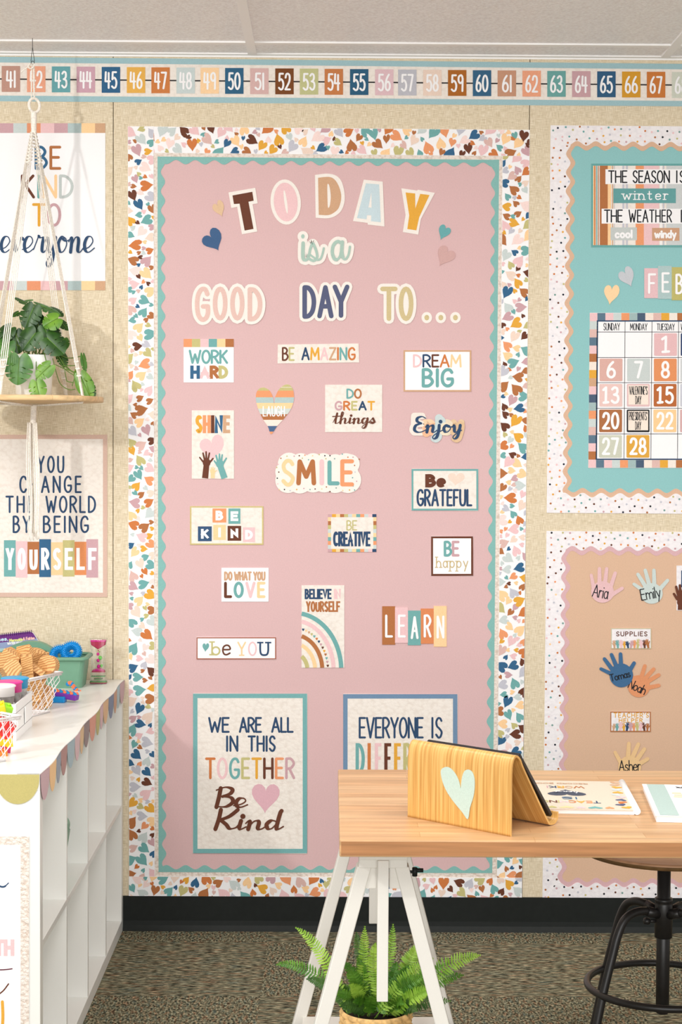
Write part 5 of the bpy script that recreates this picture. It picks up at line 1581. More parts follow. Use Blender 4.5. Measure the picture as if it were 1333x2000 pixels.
def make_jar(x, y, cc, lab):
    t = thing('jar', lab, 'jar', (x, y, ZS + .0035), 'jars in the cardboard tray')
    z0 = ZS + .0035
    b = MB(); b.lathe((x, y, z0), [(.001, 0), (.026, 0), (.028, .004), (.0302, .104), (.0290, .104), (.0265, .005), (.001, .003)], CLEAR, 36, False); b.build('body', t)
    b = MB(); b.lathe((x, y, z0), [(.001, .006), (.0255, .006), (.0272, .072), (.001, .074)], CONT, 30, False); b.build('contents', t)
    lm = M(cc, rough=.4, spec=.4, grain=0.0)
    b = MB(); b.lathe((x, y, z0), [(.001, .126), (.031, .126), (.0345, .1245), (.0345, .1215), (.0318, .120), (.0318, .100), (.0305, .100), (.001, .114)], lm, 40, False); b.build('lid', t)
make_jar(TX - .034, TY0 + .176, (40, 160, 214), 'clear jar with a blue lid, furthest back of the three in the tray')
make_jar(TX - .037, TY0 + .108, (232, 60, 150), 'clear jar with a bright pink lid, between the blue and white lidded jars')
make_jar(TX - .042, TY0 + .040, (236, 232, 230), 'clear jar with a white lid, nearest jar in the tray')

# near wire basket with bricks
ca = onz(41, 1399, ZS + .1); cb = onz(0, 1404.5, ZS + .1)
cen2, ax2, bx2, zt2 = wire_basket('wire_basket', 'white wire mesh basket of bright plastic bricks, nearest the front end of the shelf', (ca.x, ca.y), (cb.x - ca.x, cb.y - ca.y), .20, .17, .1, .26, ZS, 7, 6, 'white wire baskets')
def brick(px, py, d, c, lab, rot, size=(.032, .016, .019), slope=False):
    mtx = pose(atd(px, py, d), *rot)
    mat = M(c, rough=.3, spec=.5, grain=0)
    t = thing('toy_brick', lab, 'toy brick', tuple(mtx.translation), 'plastic bricks in the near wire basket')
    a, b_, c_ = size[0] / 2, size[1] / 2, size[2] / 2
    b = MB()
    if slope:
        b.hull([(x, y, z) for x, z in ((-a, -c_), (a, -c_), (a, -c_ * .3), (0, c_), (-a, c_)) for y in (-b_, b_)], mat, .0008, mtx)
    else:
        b.box((-a, -b_, -c_), (a, b_, c_), mat, .0008, mtx)
    b.build('body', t)
    for k in range(2 if not slope else 1):
        sx = (-a / 2 + k * a)
        b = MB(); R3 = mtx.to_3x3()
        b.tube([mtx @ Vector((sx, 0, c_)), mtx @ Vector((sx, 0, c_ + .004))], .0048, mat, 14); b.build('stud', t)
D2 = 3.93
brick(9, 1384, D2, (150, 214, 40), 'lime green brick on top of the brick heap', (.3, .2, .5), (.03, .03, .019))
brick(-3, 1383, D2 - .01, (248, 206, 30), 'yellow brick at the top left of the brick heap', (.3, -.2, .2), (.03, .03, .019))
brick(5, 1399, D2 + .01, (30, 30, 32), 'black brick wedged under the lime green one', (.1, .3, .5))
brick(6, 1418, D2 + .012, (226, 40, 36), 'large sloped red brick filling the basket corner', (.1, .75, .2), (.05, .036, .034))
brick(-4, 1408, D2 - .01, (226, 40, 36), 'red brick left of the large sloped one', (.2, .4, .6), (.04, .03, .026))
brick(6, 1438, D2 + .012, (236, 134, 32), 'orange brick under the large sloped red brick', (.1, .2, .3), (.04, .03, .02))
brick(7, 1449, D2 + .01, (250, 200, 24), 'yellow brick under the orange one, behind the wire', (.2, -.15, .2), (.04, .03, .02))
brick(4, 1461, D2 + .01, (190, 30, 90), 'dark magenta brick low in the wire basket', (.1, .1, .4), (.034, .03, .016))
brick(2, 1474, D2 - .005, (240, 130, 40), 'orange brick at the bottom of the wire basket', (.1, -.1, .2), (.03, .03, .019))

# ================================================================== HANGING PLANTER
CORD = M((246, 239, 228), rough=.85, spec=.1, grain=.12, scale=220, key='cotton_cord')
HY = -.215
def hp_(px, py, dy=0.0):
    return aty(px, py, HY + dy)
C0 = hp_(66, 780)
ZB = hp_(66, 781).z - .006
RB_ = .198
t = thing('macrame_hanger', 'cream macrame plant hanger with a round wooden tray, hung from the ceiling grid', 'plant hanger', (C0.x, HY, ZB))
HXc = C0.x
def corner(deg, r=.165):
    a = math.radians(deg)
    return Vector((HXc + r * math.cos(a), HY + r * math.sin(a), ZB + .016))
WIREM = M((90, 88, 88), rough=.3, metal=.8, grain=0, key='steel_wire')
hook = hp_(63.5, 84); hook.z = ZC - .006
b = MB()
a1, a2 = hp_(60.5, 120), hp_(67.5, 120)
b.tube([hook, hp_(63.5, 92), a1], .0009, WIREM, 6); b.tube([hp_(63.5, 92), a2], .0009, WIREM, 6)
b.torus(hp_(64, 122.5), .0045, .0011, WIREM, Matrix.Rotation(math.pi / 2, 3, 'X'), 20, 6)
b.build('hook_wire', t)
def twist(b, p0_, p1_, r, turns, rr):
    p0_, p1_ = Vector(p0_), Vector(p1_)
    d = (p1_ - p0_); n_ = d.normalized().orthogonal(); m_ = d.normalized().cross(n_)
    for ph_ in (0, math.pi):
        b.tube([p0_ + d * (k / 40) + (n_ * math.cos(turns * 2 * math.pi * k / 40 + ph_) + m_ * math.sin(turns * 2 * math.pi * k / 40 + ph_)) * r for k in range(41)], rr, CORD, 6)
b = MB()
b.tube([hp_(62.5, 124), hp_(61.5, 160), hp_(61.5, 192)], .0022, CORD, 8); twist(b, hp_(66, 124), hp_(67, 190), .0012, 9, .0016)
b.tube(crom([tuple(hp_(x, y)) for x, y in ((64, 126), (56, 130), (50, 134), (44, 138), (41, 142))], 4), .0020, CORD, 7)
b.tube(crom([tuple(hp_(x, y, -.006)) for x, y in ((59, 124), (55, 130), (60, 134), (66, 130), (67, 124))], 4), .0022, CORD, 7)
b.build('top_loop', t)
b = MB(); RR = Matrix.Rotation(math.radians(35), 3, 'Z') @ Matrix.Rotation(math.pi / 2, 3, 'X')
rc = hp_(67, 206)
rows = []
for i in range(61):
    a = 2 * math.pi * i / 60
    k = .0043 * (1 + .07 * math.sin(i * math.pi))
    rows.append([rc + RR @ Vector(((.0165 + k * math.cos(c_)) * math.cos(a), (.0195 + k * math.cos(c_)) * math.sin(a), k * math.sin(c_))) for c_ in (2 * math.pi * q / 10 for q in range(10))])
b.grid(rows, CORD, True); b.build('wrapped_ring', t)
b = MB(); top, bot = hp_(66, 220), hp_(66, 262)
nn = 56
b.lathe((top.x, HY, bot.z), [((.0072 + .0012 * f) + (.0006 if k % 2 else 0), (top.z - bot.z) * f) for k, f in ((k, k / nn) for k in range(nn + 1))], CORD, 20); b.build('wrapped_neck', t)
names = [(-115, 'front'), (-25, 'right'), (65, 'back'), (155, 'left')]
NZ = hp_(66, 262).z
for deg, nm in names:
    ca_ = corner(deg)
    start = Vector((HXc + .006 * math.cos(math.radians(deg)), HY + .006 * math.sin(math.radians(deg)), NZ + .004))
    zk = hp_(66, 322).z
    f1 = (NZ - zk) / (NZ - ca_.z)
    knot = start + (ca_ - start) * f1
    d = (ca_ - start).normalized(); sd = Vector((-math.sin(math.radians(deg)), math.cos(math.radians(deg)), 0)); 
    if nm in ('front', 'back'): sd = Vector((1, 0, 0))
    b = MB()
    for q in range(9):                              # knotted top sinnet
        p = start + (knot - start) * (q / 9); p2 = start + (knot - start) * ((q + 1) / 9)
        wd = .0042 + .0042 * q / 9
        b.tube([p - sd * wd, p + Vector((0, -.003, -.002)), p2 + sd * wd * .2 + Vector((0, -.004, .002)), p + sd * wd + Vector((0, 0, -.002))], .0026, CORD, 7)
        b.tube([p + sd * wd, p2 + Vector((0, -.002, .001)), p2 - sd * wd], .0024, CORD, 7)
    gat = ca_ + (start - ca_) * .13
    gat2 = ca_ + (start - ca_) * .05
    for q in range(4):                              # four long cords
        o_ = (q - 1.5)
        b.tube([knot + sd * o_ * .0044, gat + sd * o_ * .0056, gat2 + sd * o_ * .0022], .0015, CORD, 7)
    for z_ in range(3):
        p = gat + (gat2 - gat) * z_ / 3
        b.torus(p, .0052, .0022, CORD, Matrix.Rotation(.3, 3, 'X'), 18, 7)
    for q in range(10):                             # lower sinnet down to the tray
        p = gat2 + (ca_ - gat2) * q / 10 * 1.0; p2 = gat2 + (ca_ - gat2) * (q + 1) / 10
        wd = .005
        b.tube([p - sd * wd, p + Vector((0, -.003, -.001)), p2 + sd * wd], .0022, CORD, 6)
        b.tube([p + sd * wd, p2 + Vector((0, -.002, 0)), p2 - sd * wd], .0022, CORD, 6)
    b.tube([ca_ + Vector((0, 0, .002)), ca_ - Vector((0, 0, .018))], .0035, CORD, 8)
    b.tube([ca_ - Vector((0, 0, .0185)), Vector((HXc, HY, ZB - .010))], .0028, CORD, 8)
    b.build('cord_bundle', t)
TRAYW = wood('pine_tray', (240, 206, 158), (232, 194, 142), (222, 184, 134), 0, (2.0, .06), 30, .55)
b = MB(); b.lathe((HXc, HY, ZB), [(.001, 0), (RB_ - .002, 0), (RB_, .002), (RB_, .0135), (RB_ - .002, .0155), (.001, .0155)], TRAYW, 72, False); b.build('wooden_tray', t)
b = MB()
zt0 = ZB - .008
n1, n2 = hp_(67, 796), hp_(64, 828)
rows = []
for k in range(31):
    f = k / 30; z = zt0 + (n2.z - zt0) * f
    r_ = .0085 + (.0004 if k % 2 else 0)
    rows.append([(HXc - .002 * f + r_ * math.cos(a), HY + r_ * math.sin(a), z) for a in (2 * math.pi * q / 16 for q in range(16))])
b.grid(rows, CORD, True, True, True)
b.build('tassel_binding', t)
b = MB(); R = random.Random(4)
for k in range(26):
    a, r_ = R.uniform(0, 6.28), R.uniform(.003, .0150)
    ox, oy = r_ * math.cos(a), r_ * math.sin(a)
    zend = hp_(66, R.uniform(1036, 1060)).z
    pts = []
    for q in range(9):
        f = q / 8; z = n2.z + .004 + (zend - n2.z) * f
        spr = 1 + .35 * math.sin(min(f * 3, 1.57)) + .25 * max(0, f - .8) * 5
        pts.append((HXc - .003 + ox * spr + .004 * math.sin(f * 5 + a) * f + (.004 * f), HY + oy * spr + .002 * math.sin(f * 7 + a), z))
    b.tube(crom(pts, 3), .0019, CORD, 6)
b.build('tassel', t)

# potted monstera on the tray
POT = M((246, 246, 242), rough=.3, spec=.4, grain=0, key='white_pot')
L1 = leafmat('monstera_dark', (28, 62, 22), (52, 92, 30)); L2_ = leafmat('monstera_light', (78, 124, 36), (112, 156, 50)); LM = leafmat('monstera_mid', (52, 98, 36), (84, 134, 52))
STM = M((98, 130, 56), rough=.5, key='green_stem')
PXc = HXc
zp = ZB + .0157
ptop = hp_(64, 694).z
t = thing('potted_monstera', 'trailing split-leaf plant in a white pot, on the hanging wooden tray', 'plant', (PXc, HY, zp))
b = MB(); H_ = ptop - zp
b.lathe((PXc, HY, zp), [(.001, 0), (.049, 0), (.050, .003), (.0565, H_ - .002), (.0562, H_), (.0545, H_), (.053, H_ - .012), (.001, H_ - .014)], POT, 48, False); b.build('pot', t)
b = MB(); b.lathe((PXc, HY, zp), [(.052, H_ - .013), (.001, H_ - .011)], M((70, 50, 36), grain=.3, scale=200, key='soil'), 24, False); b.build('soil', t)
def monstera_leaf(base, tip, width, mat, up, fold=.25, droop=.12, seed=0):
    """split leaf lying along base->tip, 'up' = side shown"""
    R = random.Random(seed)
    base, tip, up = Vector(base), Vector(tip), Vector(up)
    L = (tip - base).length
    ax_ = (tip - base).normalized(); sx = ax_.cross(up).normalized(); nz_ = sx.cross(ax_)
    b = MB()
    N = 72
    def halfw(f):
        return width * (max(0, math.sin(math.pi * min(1, f * .80 + .20))) ** .60) * (1.12 - .22 * f)
    notches = [(.30, .034, .34), (.52, .034, .32), (.72, .028, .45)]
    for s in (-1, 1):
        nt_ = [(c + R.uniform(-.07, .07), w_, d_ + R.uniform(-.1, .1)) for c, w_, d_ in notches]
        if R.random() < .75: nt_.pop(R.randrange(3))
        rows = []
        for i in range(N + 1):
            f = i / N
            hw = halfw(f)
            row = []
            cut = 1.0
            for c, w_, d_ in nt_:
                q = abs(f - c) / w_
                if q < 1: cut = min(cut, d_ + (1 - d_) * q ** 1.2)
            for j in range(7):
                g = j / 6
                v = hw * g * cut
                lobe = -.20 * L * (1 - f) ** 5 * math.sin(math.pi * min(1, g * 1.02)) ** .8         # heart-shaped base lobes
                sweep = .10 * L * g * g * f * (1 - f) * 4
                z = fold * v - droop * L * (f * f) - .35 * v * v / max(width, 1e-6)
                row.append(base + ax_ * (f * L * (1 + 0) + lobe + sweep * .6) + sx * (s * v) + nz_ * z)
            rows.append(row)
        b.grid(rows, mat)
    mid = [base + ax_ * (L * k / 8) + nz_ * (-droop * L * (k / 8) ** 2 + .0007) for k in range(9)]
    b.tube(mid, [.0012 * (1 - k / 10) for k in range(9)], STM if mat is not L1 else L2_, 5)
    return b
LV = [  # base px, tip px, half width px, depth toward camera, material, facing
    ((38, 699), (33, 751), 27, .085, LM, (0, -1, .15)), ((98, 714), (71, 738), 16, .08, L2_, (.1, -1, .3)), ((71, 746), (78, 780), 17, .09, L2_, (.05, -1, .15)),
    ((158, 734), (177, 780), 17, .03, L2_, (-.1, -1, .3)), ((172, 742), (185, 776), 10, .0, LM, (.5, -1, .1)), ((113, 622), (84, 636), 20, .04, L2_, (0, -1, .55)),
    ((72, 595), (120, 612), 14, .0, LM, (.1, -.5, 1)), ((70, 650), (44, 682), 24, .05, L1, (0, -1, .3)), ((66, 600), (48, 640), 21, .03, L1, (0, -1, .3)),
    ((92, 660), (125, 690), 24, .05, L1, (.1, -1, .4)), ((88, 640), (100, 676), 20, .03, L1, (.1, -1, .2)), ((18, 668), (-6, 700), 20, .05, LM, (-.1, -1, .4)),
    ((22, 640), (-4, 662), 18, .0, L1, (-.2, -1, .5)), ((50, 592), (28, 580), 9, .0, L1, (0, -.6, 1)), ((48, 588), (64, 585), 8, -.02, LM, (.1, -.6, 1)),
    ((118, 628), (134, 644), 9, -.01, L1, (.5, -1, .3)), ((124, 680), (131, 660), 10, -.01, LM, (.6, -1, .1)), ((118, 690), (128, 716), 12, .0, L1, (.6, -1, .1)),
    ((162, 695), (168, 728), 7, -.01, LM, (.8, -1, .1)), ((148, 735), (152, 716), 5, .02, L2_, (.7, -1, .1)), ((104, 640), (116, 664), 11, -.02, L1, (.5, -1, .3)),
    ((36, 610), (24, 618), 7, -.01, L1, (-.3, -1, .5)), ((30, 650), (36, 690), 20, .0, L1, (0, -1, .4)), ((60, 615), (78, 650), 22, -.01, L1, (.1, -1, .5)), ((100, 604), (124, 616), 12, -.02, L1, (.1, -.7, .9))]
for i, (bs, tp_, hw, dz_, mt, up) in enumerate(LV):
    pb, pt = hp_(*bs, -dz_), hp_(*tp_, -dz_ - .012)
    wd = hw / 690.0
    monstera_leaf(pb, pt, wd, mt, up, seed=i).build('leaf', t)
    b = MB()
    root = Vector((PXc + RND.uniform(-.03, .03), HY + RND.uniform(-.02, .02), zp + H_ - .012))
    if bs[1] > 690:
        edge = Vector((PXc + (pb.x - PXc) * .55, HY - .035, zp + H_ + .012)) if bs[0] < 110 else Vector((PXc + .055, HY - .01, zp + H_ + .01))
        pts = [root, edge, edge + (pb - edge) * .5 + Vector((.0, 0, -.012)), pb]
    else:
        pts = [root, root + (pb - root) * .5 + Vector((0, 0, .01)), pb]
    b.tube(crom([tuple(p) for p in pts], 5), .0014, STM, 6)
    b.build('stem', t)
b = MB()
for pts in (((103, 700), (112, 735), (120, 752), (135, 761), (147, 760)), ((108, 712), (125, 720), (143, 726), (146, 735), (141, 754)), ((120, 715), (140, 714), (155, 714)), ((126, 718), (129, 738), (132, 745), (144, 747))):
    b.tube(crom([tuple(hp_(x, y, -.02)) for x, y in pts], 5), .0013, STM, 6)
b.build('trailing_vine', t)

# ================================================================== ON THE DESK
BAM = wood('bamboo_ply', (236, 190, 110), (226, 174, 92), (216, 164, 84), 2, (2.0, 2.0), 60, .35)
def bamboo():
    m, nt, bs = new_mat('bamboo_strips')
    tc = node(nt, 'ShaderNodeTexCoord')
    mp = node(nt, 'ShaderNodeMapping'); mp.inputs['Rotation'].default_value = (0, 0, math.radians(43))
    nt.links.new(tc.outputs['Object'], mp.inputs['Vector'])
    m2 = node(nt, 'ShaderNodeMapping'); m2.inputs['Scale'].default_value = (230, 1, 5)
    nt.links.new(mp.outputs['Vector'], m2.inputs['Vector'])
    nz = node(nt, 'ShaderNodeTexNoise', Scale=1.0, Detail=3.0); nt.links.new(m2.outputs['Vector'], nz.inputs['Vector'])
    r = ramp(nt, [(.3, (184, 132, 66)), (.5, (208, 160, 90)), (.7, (222, 180, 112))])
    nt.links.new(nz.outputs['Fac'], r.inputs['Fac']); nt.links.new(r.outputs['Color'], bs.inputs['Base Color'])
    bs.inputs['Roughness'].default_value = .3; bs.inputs['Specular IOR Level'].default_value = .4
    return m
BAM = bamboo()
A0 = onz(798, 1595, ZD); A1 = onz(999, 1634, ZD)      # foot of the upright panel
Bp = onz(1068, 1613, ZD)
ev = (A1 - A0); LW = ev.length; ev.normalize()
fv = Vector((-ev.y, ev.x, 0))                         # away from the camera
if fv.y < 0: fv = -fv
Dp = (Bp - A1).dot(fv)
t = thing('tablet_stand', 'bent bamboo tablet stand with a pale paper heart on its back, on the desk', 'tablet stand', ((A0.x + A1.x) / 2, (A0.y + A1.y) / 2, ZD))
HT = .150
pf = crom([(0, .0), (0, .05), (0, .11), (.003, .137), (.013, HT - .002), (.026, .140), (.038, .120), (Dp * .75, .046), (Dp * .97, .010), (Dp + .004, .0042), (Dp + .018, .004), (Dp + .027, .012), (Dp + .028, .024)], 6)
def offs(pl, d):
    out = []
    for i, p in enumerate(pl):
        a, c = pl[max(i - 1, 0)], pl[min(i + 1, len(pl) - 1)]
        L = math.hypot(c[0] - a[0], c[1] - a[1]); out.append((p[0] - (c[1] - a[1]) / L * d, p[1] + (c[0] - a[0]) / L * d))
    return out
o_, i_ = offs(pf, .002), offs(pf, -.002)
loop = o_ + list(reversed(i_))
zmin = min(p[1] for p in loop)
loop = [(x, z - zmin) for x, z in loop]
b = MB()
def SP(x, z, s):
    p = A0 + ev * s + fv * x
    return Vector((p.x, p.y, ZD + z))
n2_ = len(o_)
rows = [[SP(x, z, 0) for x, z in loop], [SP(x, z, LW) for x, z in loop]]
b.grid(rows, BAM, True, True)
for s in (0, LW):
    for k in range(n2_ - 1):
        b.face([SP(*loop[k], s), SP(*loop[k + 1], s), SP(*loop[2 * n2_ - 2 - k], s), SP(*loop[2 * n2_ - 1 - k], s)], BAM)
b.build('stand', t)
def BACK(u, v, h=0.0):                                 # plane of the stand's back
    d = ray(u, v); nrm = fv; p0_ = A0 + Vector((0, 0, 0)) - fv * .0022
    k = (p0_ - CAM).dot(nrm) / d.dot(nrm)
    return CAM + d * k - fv * h
b = MB(); HPOL = crom([(921, 1538), (917, 1524), (908, 1512), (895, 1502), (880, 1498), (868, 1499), (862, 1510), (863, 1527), (871, 1546), (884, 1565), (900, 1585), (914, 1600), (918, 1586), (924, 1570), (928, 1553), (929, 1530), (924, 1510), (914, 1503), (905, 1504), (900, 1512)], 4)
HPOL = [(862, 1508), (866, 1500), (876, 1498), (886, 1505), (894, 1517), (899, 1530), (901, 1540), (903, 1522), (907, 1508), (914, 1503), (922, 1506), (927, 1516), (928.5, 1532), (926, 1555), (919, 1578), (915, 1600), (904, 1586), (889, 1568), (875, 1548), (866, 1528)]
b.slab(crom(HPOL, 3, True), BACK, .0002, .0012, M((186, 206, 196)))
tag(b.build('paper_heart'), 'pale mint paper heart stuck on the back of the bamboo tablet stand', 'heart')
# tablet resting on the slope
TB = M((34, 32, 34), rough=.25, spec=.5, grain=0, key='black_tablet')
s0, s1 = SP(.040, .122, 0), SP(Dp + .0075, .0125, 0)
sl_ = (s0 - s1).normalized()                            # up the slope
nr = ev.cross(sl_)
if nr.dot(fv) < 0: nr = -nr
t = thing('tablet', 'black tablet leaning on the sloped side of the bamboo stand', 'tablet', tuple(s1 + ev * LW / 2))
b = MB()
def TBP(e, u, n_):
    return A0 + (s1 - A0) + ev * e + sl_ * u + nr * n_
e0, e1, Lt = .022, LW - .004, .168
pts = [TBP(e, u, n_) for e in (e0, e1) for u in (.0, Lt) for n_ in (.0045, .0125)]
b.hull(pts, TB, .002); b.build('body', t)
b = MB(); b.face([TBP(e, u, .0127) for e, u in ((e0 + .008, .008), (e1 - .008, .008), (e1 - .008, Lt - .008), (e0 + .008, Lt - .008))], M((18, 18, 22), rough=.08, spec=.6, grain=0, key='tablet_glass')); b.build('screen', t)

# books on the desk, printed for the reader on the far side
def flat_book(name, lab, TR, BR, wd, th, mat, group='books on the desk', flip=1):
    """TR / BR = right far and right near corner on the desk; wd to the left"""
    far, near = onz(*TR, ZD), onz(*BR, ZD)
    v = (near - far); L = v.length; v.normalize()
    u = Vector((v.y, -v.x, 0))
    if u.x > 0: u = -u
    u = u * flip
    def MP(a, c, h=0.0):                              # a: 0..1 from spine, c: 0..1 far to near
        p = far + u * (a * wd) + v * (c * L)
        return Vector((p.x, p.y, ZD + th + h))
    t = thing(name, lab, 'book', tuple(MP(.5, .5, -th)), group)
    b = MB(); b.slab(rect(0, 0, 1, 1), MP, -th + .0004, -.0015, WHITE); b.face([MP(*q, -th + .0004) for q in reversed(rect(0, 0, 1, 1))], WHITE); b.build('pages', t)
    b = MB(); b.slab(rect(-.01, -.006, 1.01, 1.006), MP, -.0013, 0, mat); b.build('cover', t)
    return t, MP
RC = M((216, 202, 184), grain=.04, scale=300, key='record_cover')
t, MP = flat_book('record_book', 'cream record book with white comb binding, partly behind the tablet stand', (1211, 1536), (1240, 1592), .235, .010, RC)
def fn(b):
    # readable from the far side: u runs from the spine, v runs from near edge (top of reading) to far
    def RM(x, y, h=0.0): return MP(x, y, h)
    for s_, y, sc_, cs in (('TEACHING', .76, .55, [NAVY, SALMON, MUSTARD, RUST, PINK, OLIVE, BROWN, OLIVE]), ('IS', .635, .14, [BLUE]), ('WORK!', .24, .36, [SIENNA, TAN, MUSTARD, NAVY, MAUVE])):
        hgt = .085
        def mp2(px_, py_, h=0.0, y=y): return MP(.10 + (px_) * .78 + 0, y - (py_ - .5) * -hgt if False else y + (.5 - py_) * hgt, h)
        w0 = .5 - sc_ / 1.5 / 2
        def mp3(px_, py_, h=0.0, y=y):
            return MP(.2 + px_ / 100.0 * .62, y + hgt / 2 - (py_ / 10.0) * hgt, h)
        text(b, mp3, s_, (50 - sc_ * 75, 0, 50 + sc_ * 75, 10), cs, 2.0, .0004)
    text(b, lambda x, y, h=0.0: MP(.3 + x / 100 * .5, .13 - y / 10 * .045, h), 'RECORD BOOK', (0, 0, 100, 10), [TAN], 1.6, .0004)
part(t, 'lettering', fn)
def fn(b):
    b.face([MP(.52 + x, .44 - y * .62, .0004) for x, y in [(p[0], p[1]) for p in heart(0, 0, .34, .36, 0, 0)]], M((70, 76, 92)))
    R = random.Random(8)
    for k in range(11):
        hx, hy = .06 + R.uniform(-.015, .03), .05 + k * .088
        b.face([MP(hx + p[0], hy + p[1], .0004 + k * 1e-5) for p in heart(0, 0, .10, .075, R.uniform(0, 6), 0, 14)], R.choice([BROWN, RUST, TAN, MUSTARD, PINK, PEACH, SLATE, GREYBLUE]))
    for k in range(7):
        b.face([MP(.2 + k * .12 + p[0], .94 + p[1], .0004 + k * 1e-5) for p in heart(0, 0, .13 if k % 2 else .08, .08, math.pi, 0, 14)], [SALMON, TEAL, PINK, PEACH, OLIVE, MAUVE, TAN][k])
part(t, 'heart_print', fn)
text_b = MB(); text(text_b, lambda x, y, h=0.0: MP(.41 + x / 100 * .22, .47 - y / 10 * .07, h), 'heart', (0, 0, 100, 10), WHITE, 2.4, .0007, font='script'); text_b.build('script_word', t)
b = MB(); b.tube([MP(-.02, -.01, -.002), MP(-.02, 1.01, -.002)], .0072, WHITE, 14); b.build('comb_binding', t)

t, MP2 = flat_book('planner_book', 'white planner with a grey green spine edge, at the right end of the desk', (1257, 1544.5), (1283, 1606), .23, .014, WHITE, flip=-1)
part(t, 'spine_band', lambda b: b.face([MP2(u, v, .0004) for u, v in rect(.03, .0, .19, 1)], M((176, 196, 190))))
def fn(b):
    b.face([MP2(u, v, .0006) for u, v in rect(.19, .02, .99, .97)], DOTPAPER)
    for s_, y, hgt, x0, x1, cs in (('E', .66, .15, .30, .36, [TAN]), ('LE', .36, .15, .22, .40, [NAVY, PEACH]), ('PLANNER', .10, .05, .28, .78, [INK])):
        text(b, lambda px_, py_, h=0.0: MP2(x1 - px_ / 100 * (x1 - x0), y + hgt / 2 - (1 - (10 - py_) / 10.0) * hgt, h), s_, (0, 0, 100, 10), cs, 2.0, .0009)
part(t, 'lettering', fn)

# ================================================================== FERN
FB = Vector((aty(735, 1970, -1.6).x, -1.6, .1903))
rim = aty(735, 1970, -1.6)
HB_ = rim.z - FB.z
HYA = M((226, 184, 122), rough=.6, grain=.22, scale=120, key='water_hyacinth')
t = thing('potted_fern', 'green fern in a woven basket on the trestle lower shelf under the desk', 'plant', tuple(FB))
b = MB()
nr_, na = 8, 96
rows = []
for r_ in range(nr_ * 6 + 1):
    f = r_ / (nr_ * 6); row_i = int(f * nr_ * .999)
    ph2 = (f * nr_) % 1.0
    base = .060 + .013 * math.sin(f * 2.0)
    ring = []
    for k in range(na):
        a = 2 * math.pi * k / na
        tw = math.sin(a * 17 + (row_i % 2) * math.pi + ph2 * 2.4)
        rad = base - .001 + .0065 * math.sin(math.pi * ph2) ** .7 * (.5 + .5 * tw)
        ring.append((FB.x + rad * math.cos(a), FB.y + rad * math.sin(a), FB.z + HB_ * f))
    rows.append(ring)
b.grid(rows, HYA, True, True, False)
b.lathe(FB, [(.060, .0005), (.001, .0005)], HYA, 40, False); b.lathe(FB, [(.070, HB_ - .001), (.066, HB_ - .012), (.001, HB_ - .014)], M((52, 40, 28), grain=.3, scale=150, key='basket_soil'), 40, False)
b.build('woven_basket', t)
F1 = leafmat('fern_bright', (118, 166, 44), (164, 200, 74), .45, 25); F2 = leafmat('fern_deep', (62, 112, 26), (100, 148, 44), .45, 25); F3 = leafmat('fern_shade', (48, 86, 32), (80, 116, 48), .5, 25)
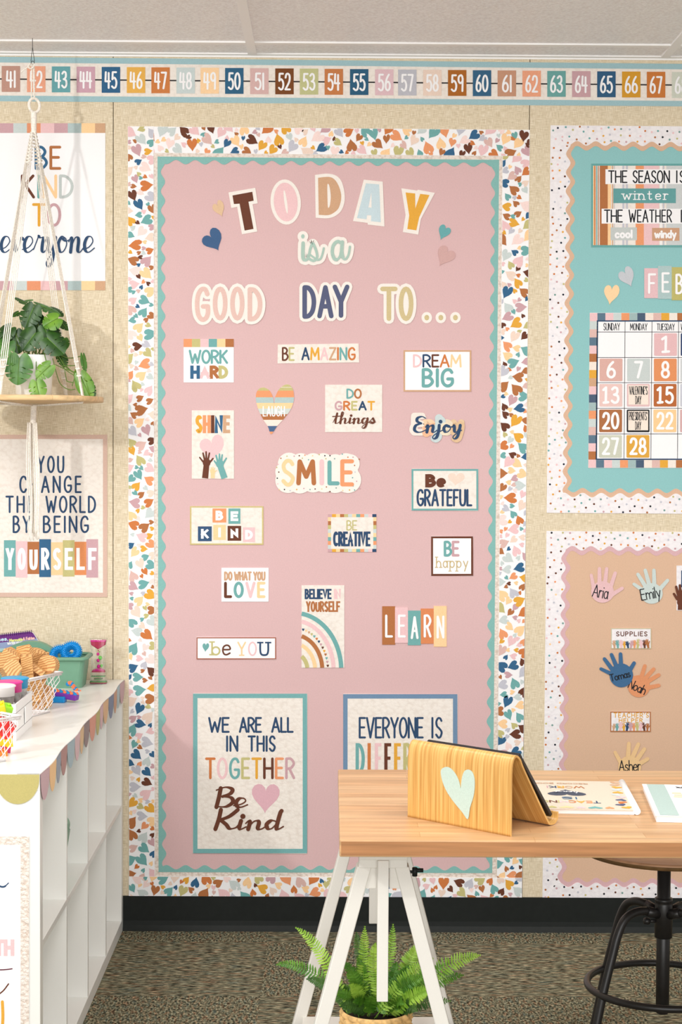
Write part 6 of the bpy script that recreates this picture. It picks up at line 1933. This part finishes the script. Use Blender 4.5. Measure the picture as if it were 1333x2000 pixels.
def frond(base, ctrl, tip, lw, mat, seed):
    R = random.Random(seed)
    base, ctrl, tip = Vector(base), Vector(ctrl), Vector(tip)
    b = MB()
    def q(s): return base * (1 - s) ** 2 + ctrl * 2 * s * (1 - s) + tip * s * s
    N = 34
    pts = [q(k / N) for k in range(N + 1)]
    b.tube(pts, [.0010 * (1 - .6 * k / N) for k in range(N + 1)], mat, 5)
    view = (CAM - q(.5)).normalized()
    for k in range(3, N + 1):
        s = k / N
        p = pts[k]; tg = (pts[k] - pts[k - 1]).normalized()
        sd = tg.cross(view).normalized()
        sd = (sd + Vector((R.uniform(-.12, .12), R.uniform(-.35, .35), R.uniform(-.12, .12)))).normalized()
        L = lw * (math.sin(math.pi * min(1.0, .16 + s * .86)) ** .7) * R.uniform(.88, 1.08) + .002
        nn_ = sd.cross(tg)
        for sg in (-1, 1):
            d = (sd * sg + tg * .35 + nn_ * .12).normalized()
            w_ = .0030 * (1.1 - .5 * s)
            p1, p2, p3 = p + d * L * .35, p + d * L * .75, p + d * L
            c = nn_ * .0010
            b.face([p - tg * w_ * .5, p + tg * w_ * .5, p1 + tg * w_ + c, p2 + tg * w_ * .8 + c, p3, p2 - tg * w_ * .6 + c, p1 - tg * w_ + c], mat)
    b.build('frond', t)
def fp(x, y, dy=0.0):
    return aty(x, y, FB.y + dy)
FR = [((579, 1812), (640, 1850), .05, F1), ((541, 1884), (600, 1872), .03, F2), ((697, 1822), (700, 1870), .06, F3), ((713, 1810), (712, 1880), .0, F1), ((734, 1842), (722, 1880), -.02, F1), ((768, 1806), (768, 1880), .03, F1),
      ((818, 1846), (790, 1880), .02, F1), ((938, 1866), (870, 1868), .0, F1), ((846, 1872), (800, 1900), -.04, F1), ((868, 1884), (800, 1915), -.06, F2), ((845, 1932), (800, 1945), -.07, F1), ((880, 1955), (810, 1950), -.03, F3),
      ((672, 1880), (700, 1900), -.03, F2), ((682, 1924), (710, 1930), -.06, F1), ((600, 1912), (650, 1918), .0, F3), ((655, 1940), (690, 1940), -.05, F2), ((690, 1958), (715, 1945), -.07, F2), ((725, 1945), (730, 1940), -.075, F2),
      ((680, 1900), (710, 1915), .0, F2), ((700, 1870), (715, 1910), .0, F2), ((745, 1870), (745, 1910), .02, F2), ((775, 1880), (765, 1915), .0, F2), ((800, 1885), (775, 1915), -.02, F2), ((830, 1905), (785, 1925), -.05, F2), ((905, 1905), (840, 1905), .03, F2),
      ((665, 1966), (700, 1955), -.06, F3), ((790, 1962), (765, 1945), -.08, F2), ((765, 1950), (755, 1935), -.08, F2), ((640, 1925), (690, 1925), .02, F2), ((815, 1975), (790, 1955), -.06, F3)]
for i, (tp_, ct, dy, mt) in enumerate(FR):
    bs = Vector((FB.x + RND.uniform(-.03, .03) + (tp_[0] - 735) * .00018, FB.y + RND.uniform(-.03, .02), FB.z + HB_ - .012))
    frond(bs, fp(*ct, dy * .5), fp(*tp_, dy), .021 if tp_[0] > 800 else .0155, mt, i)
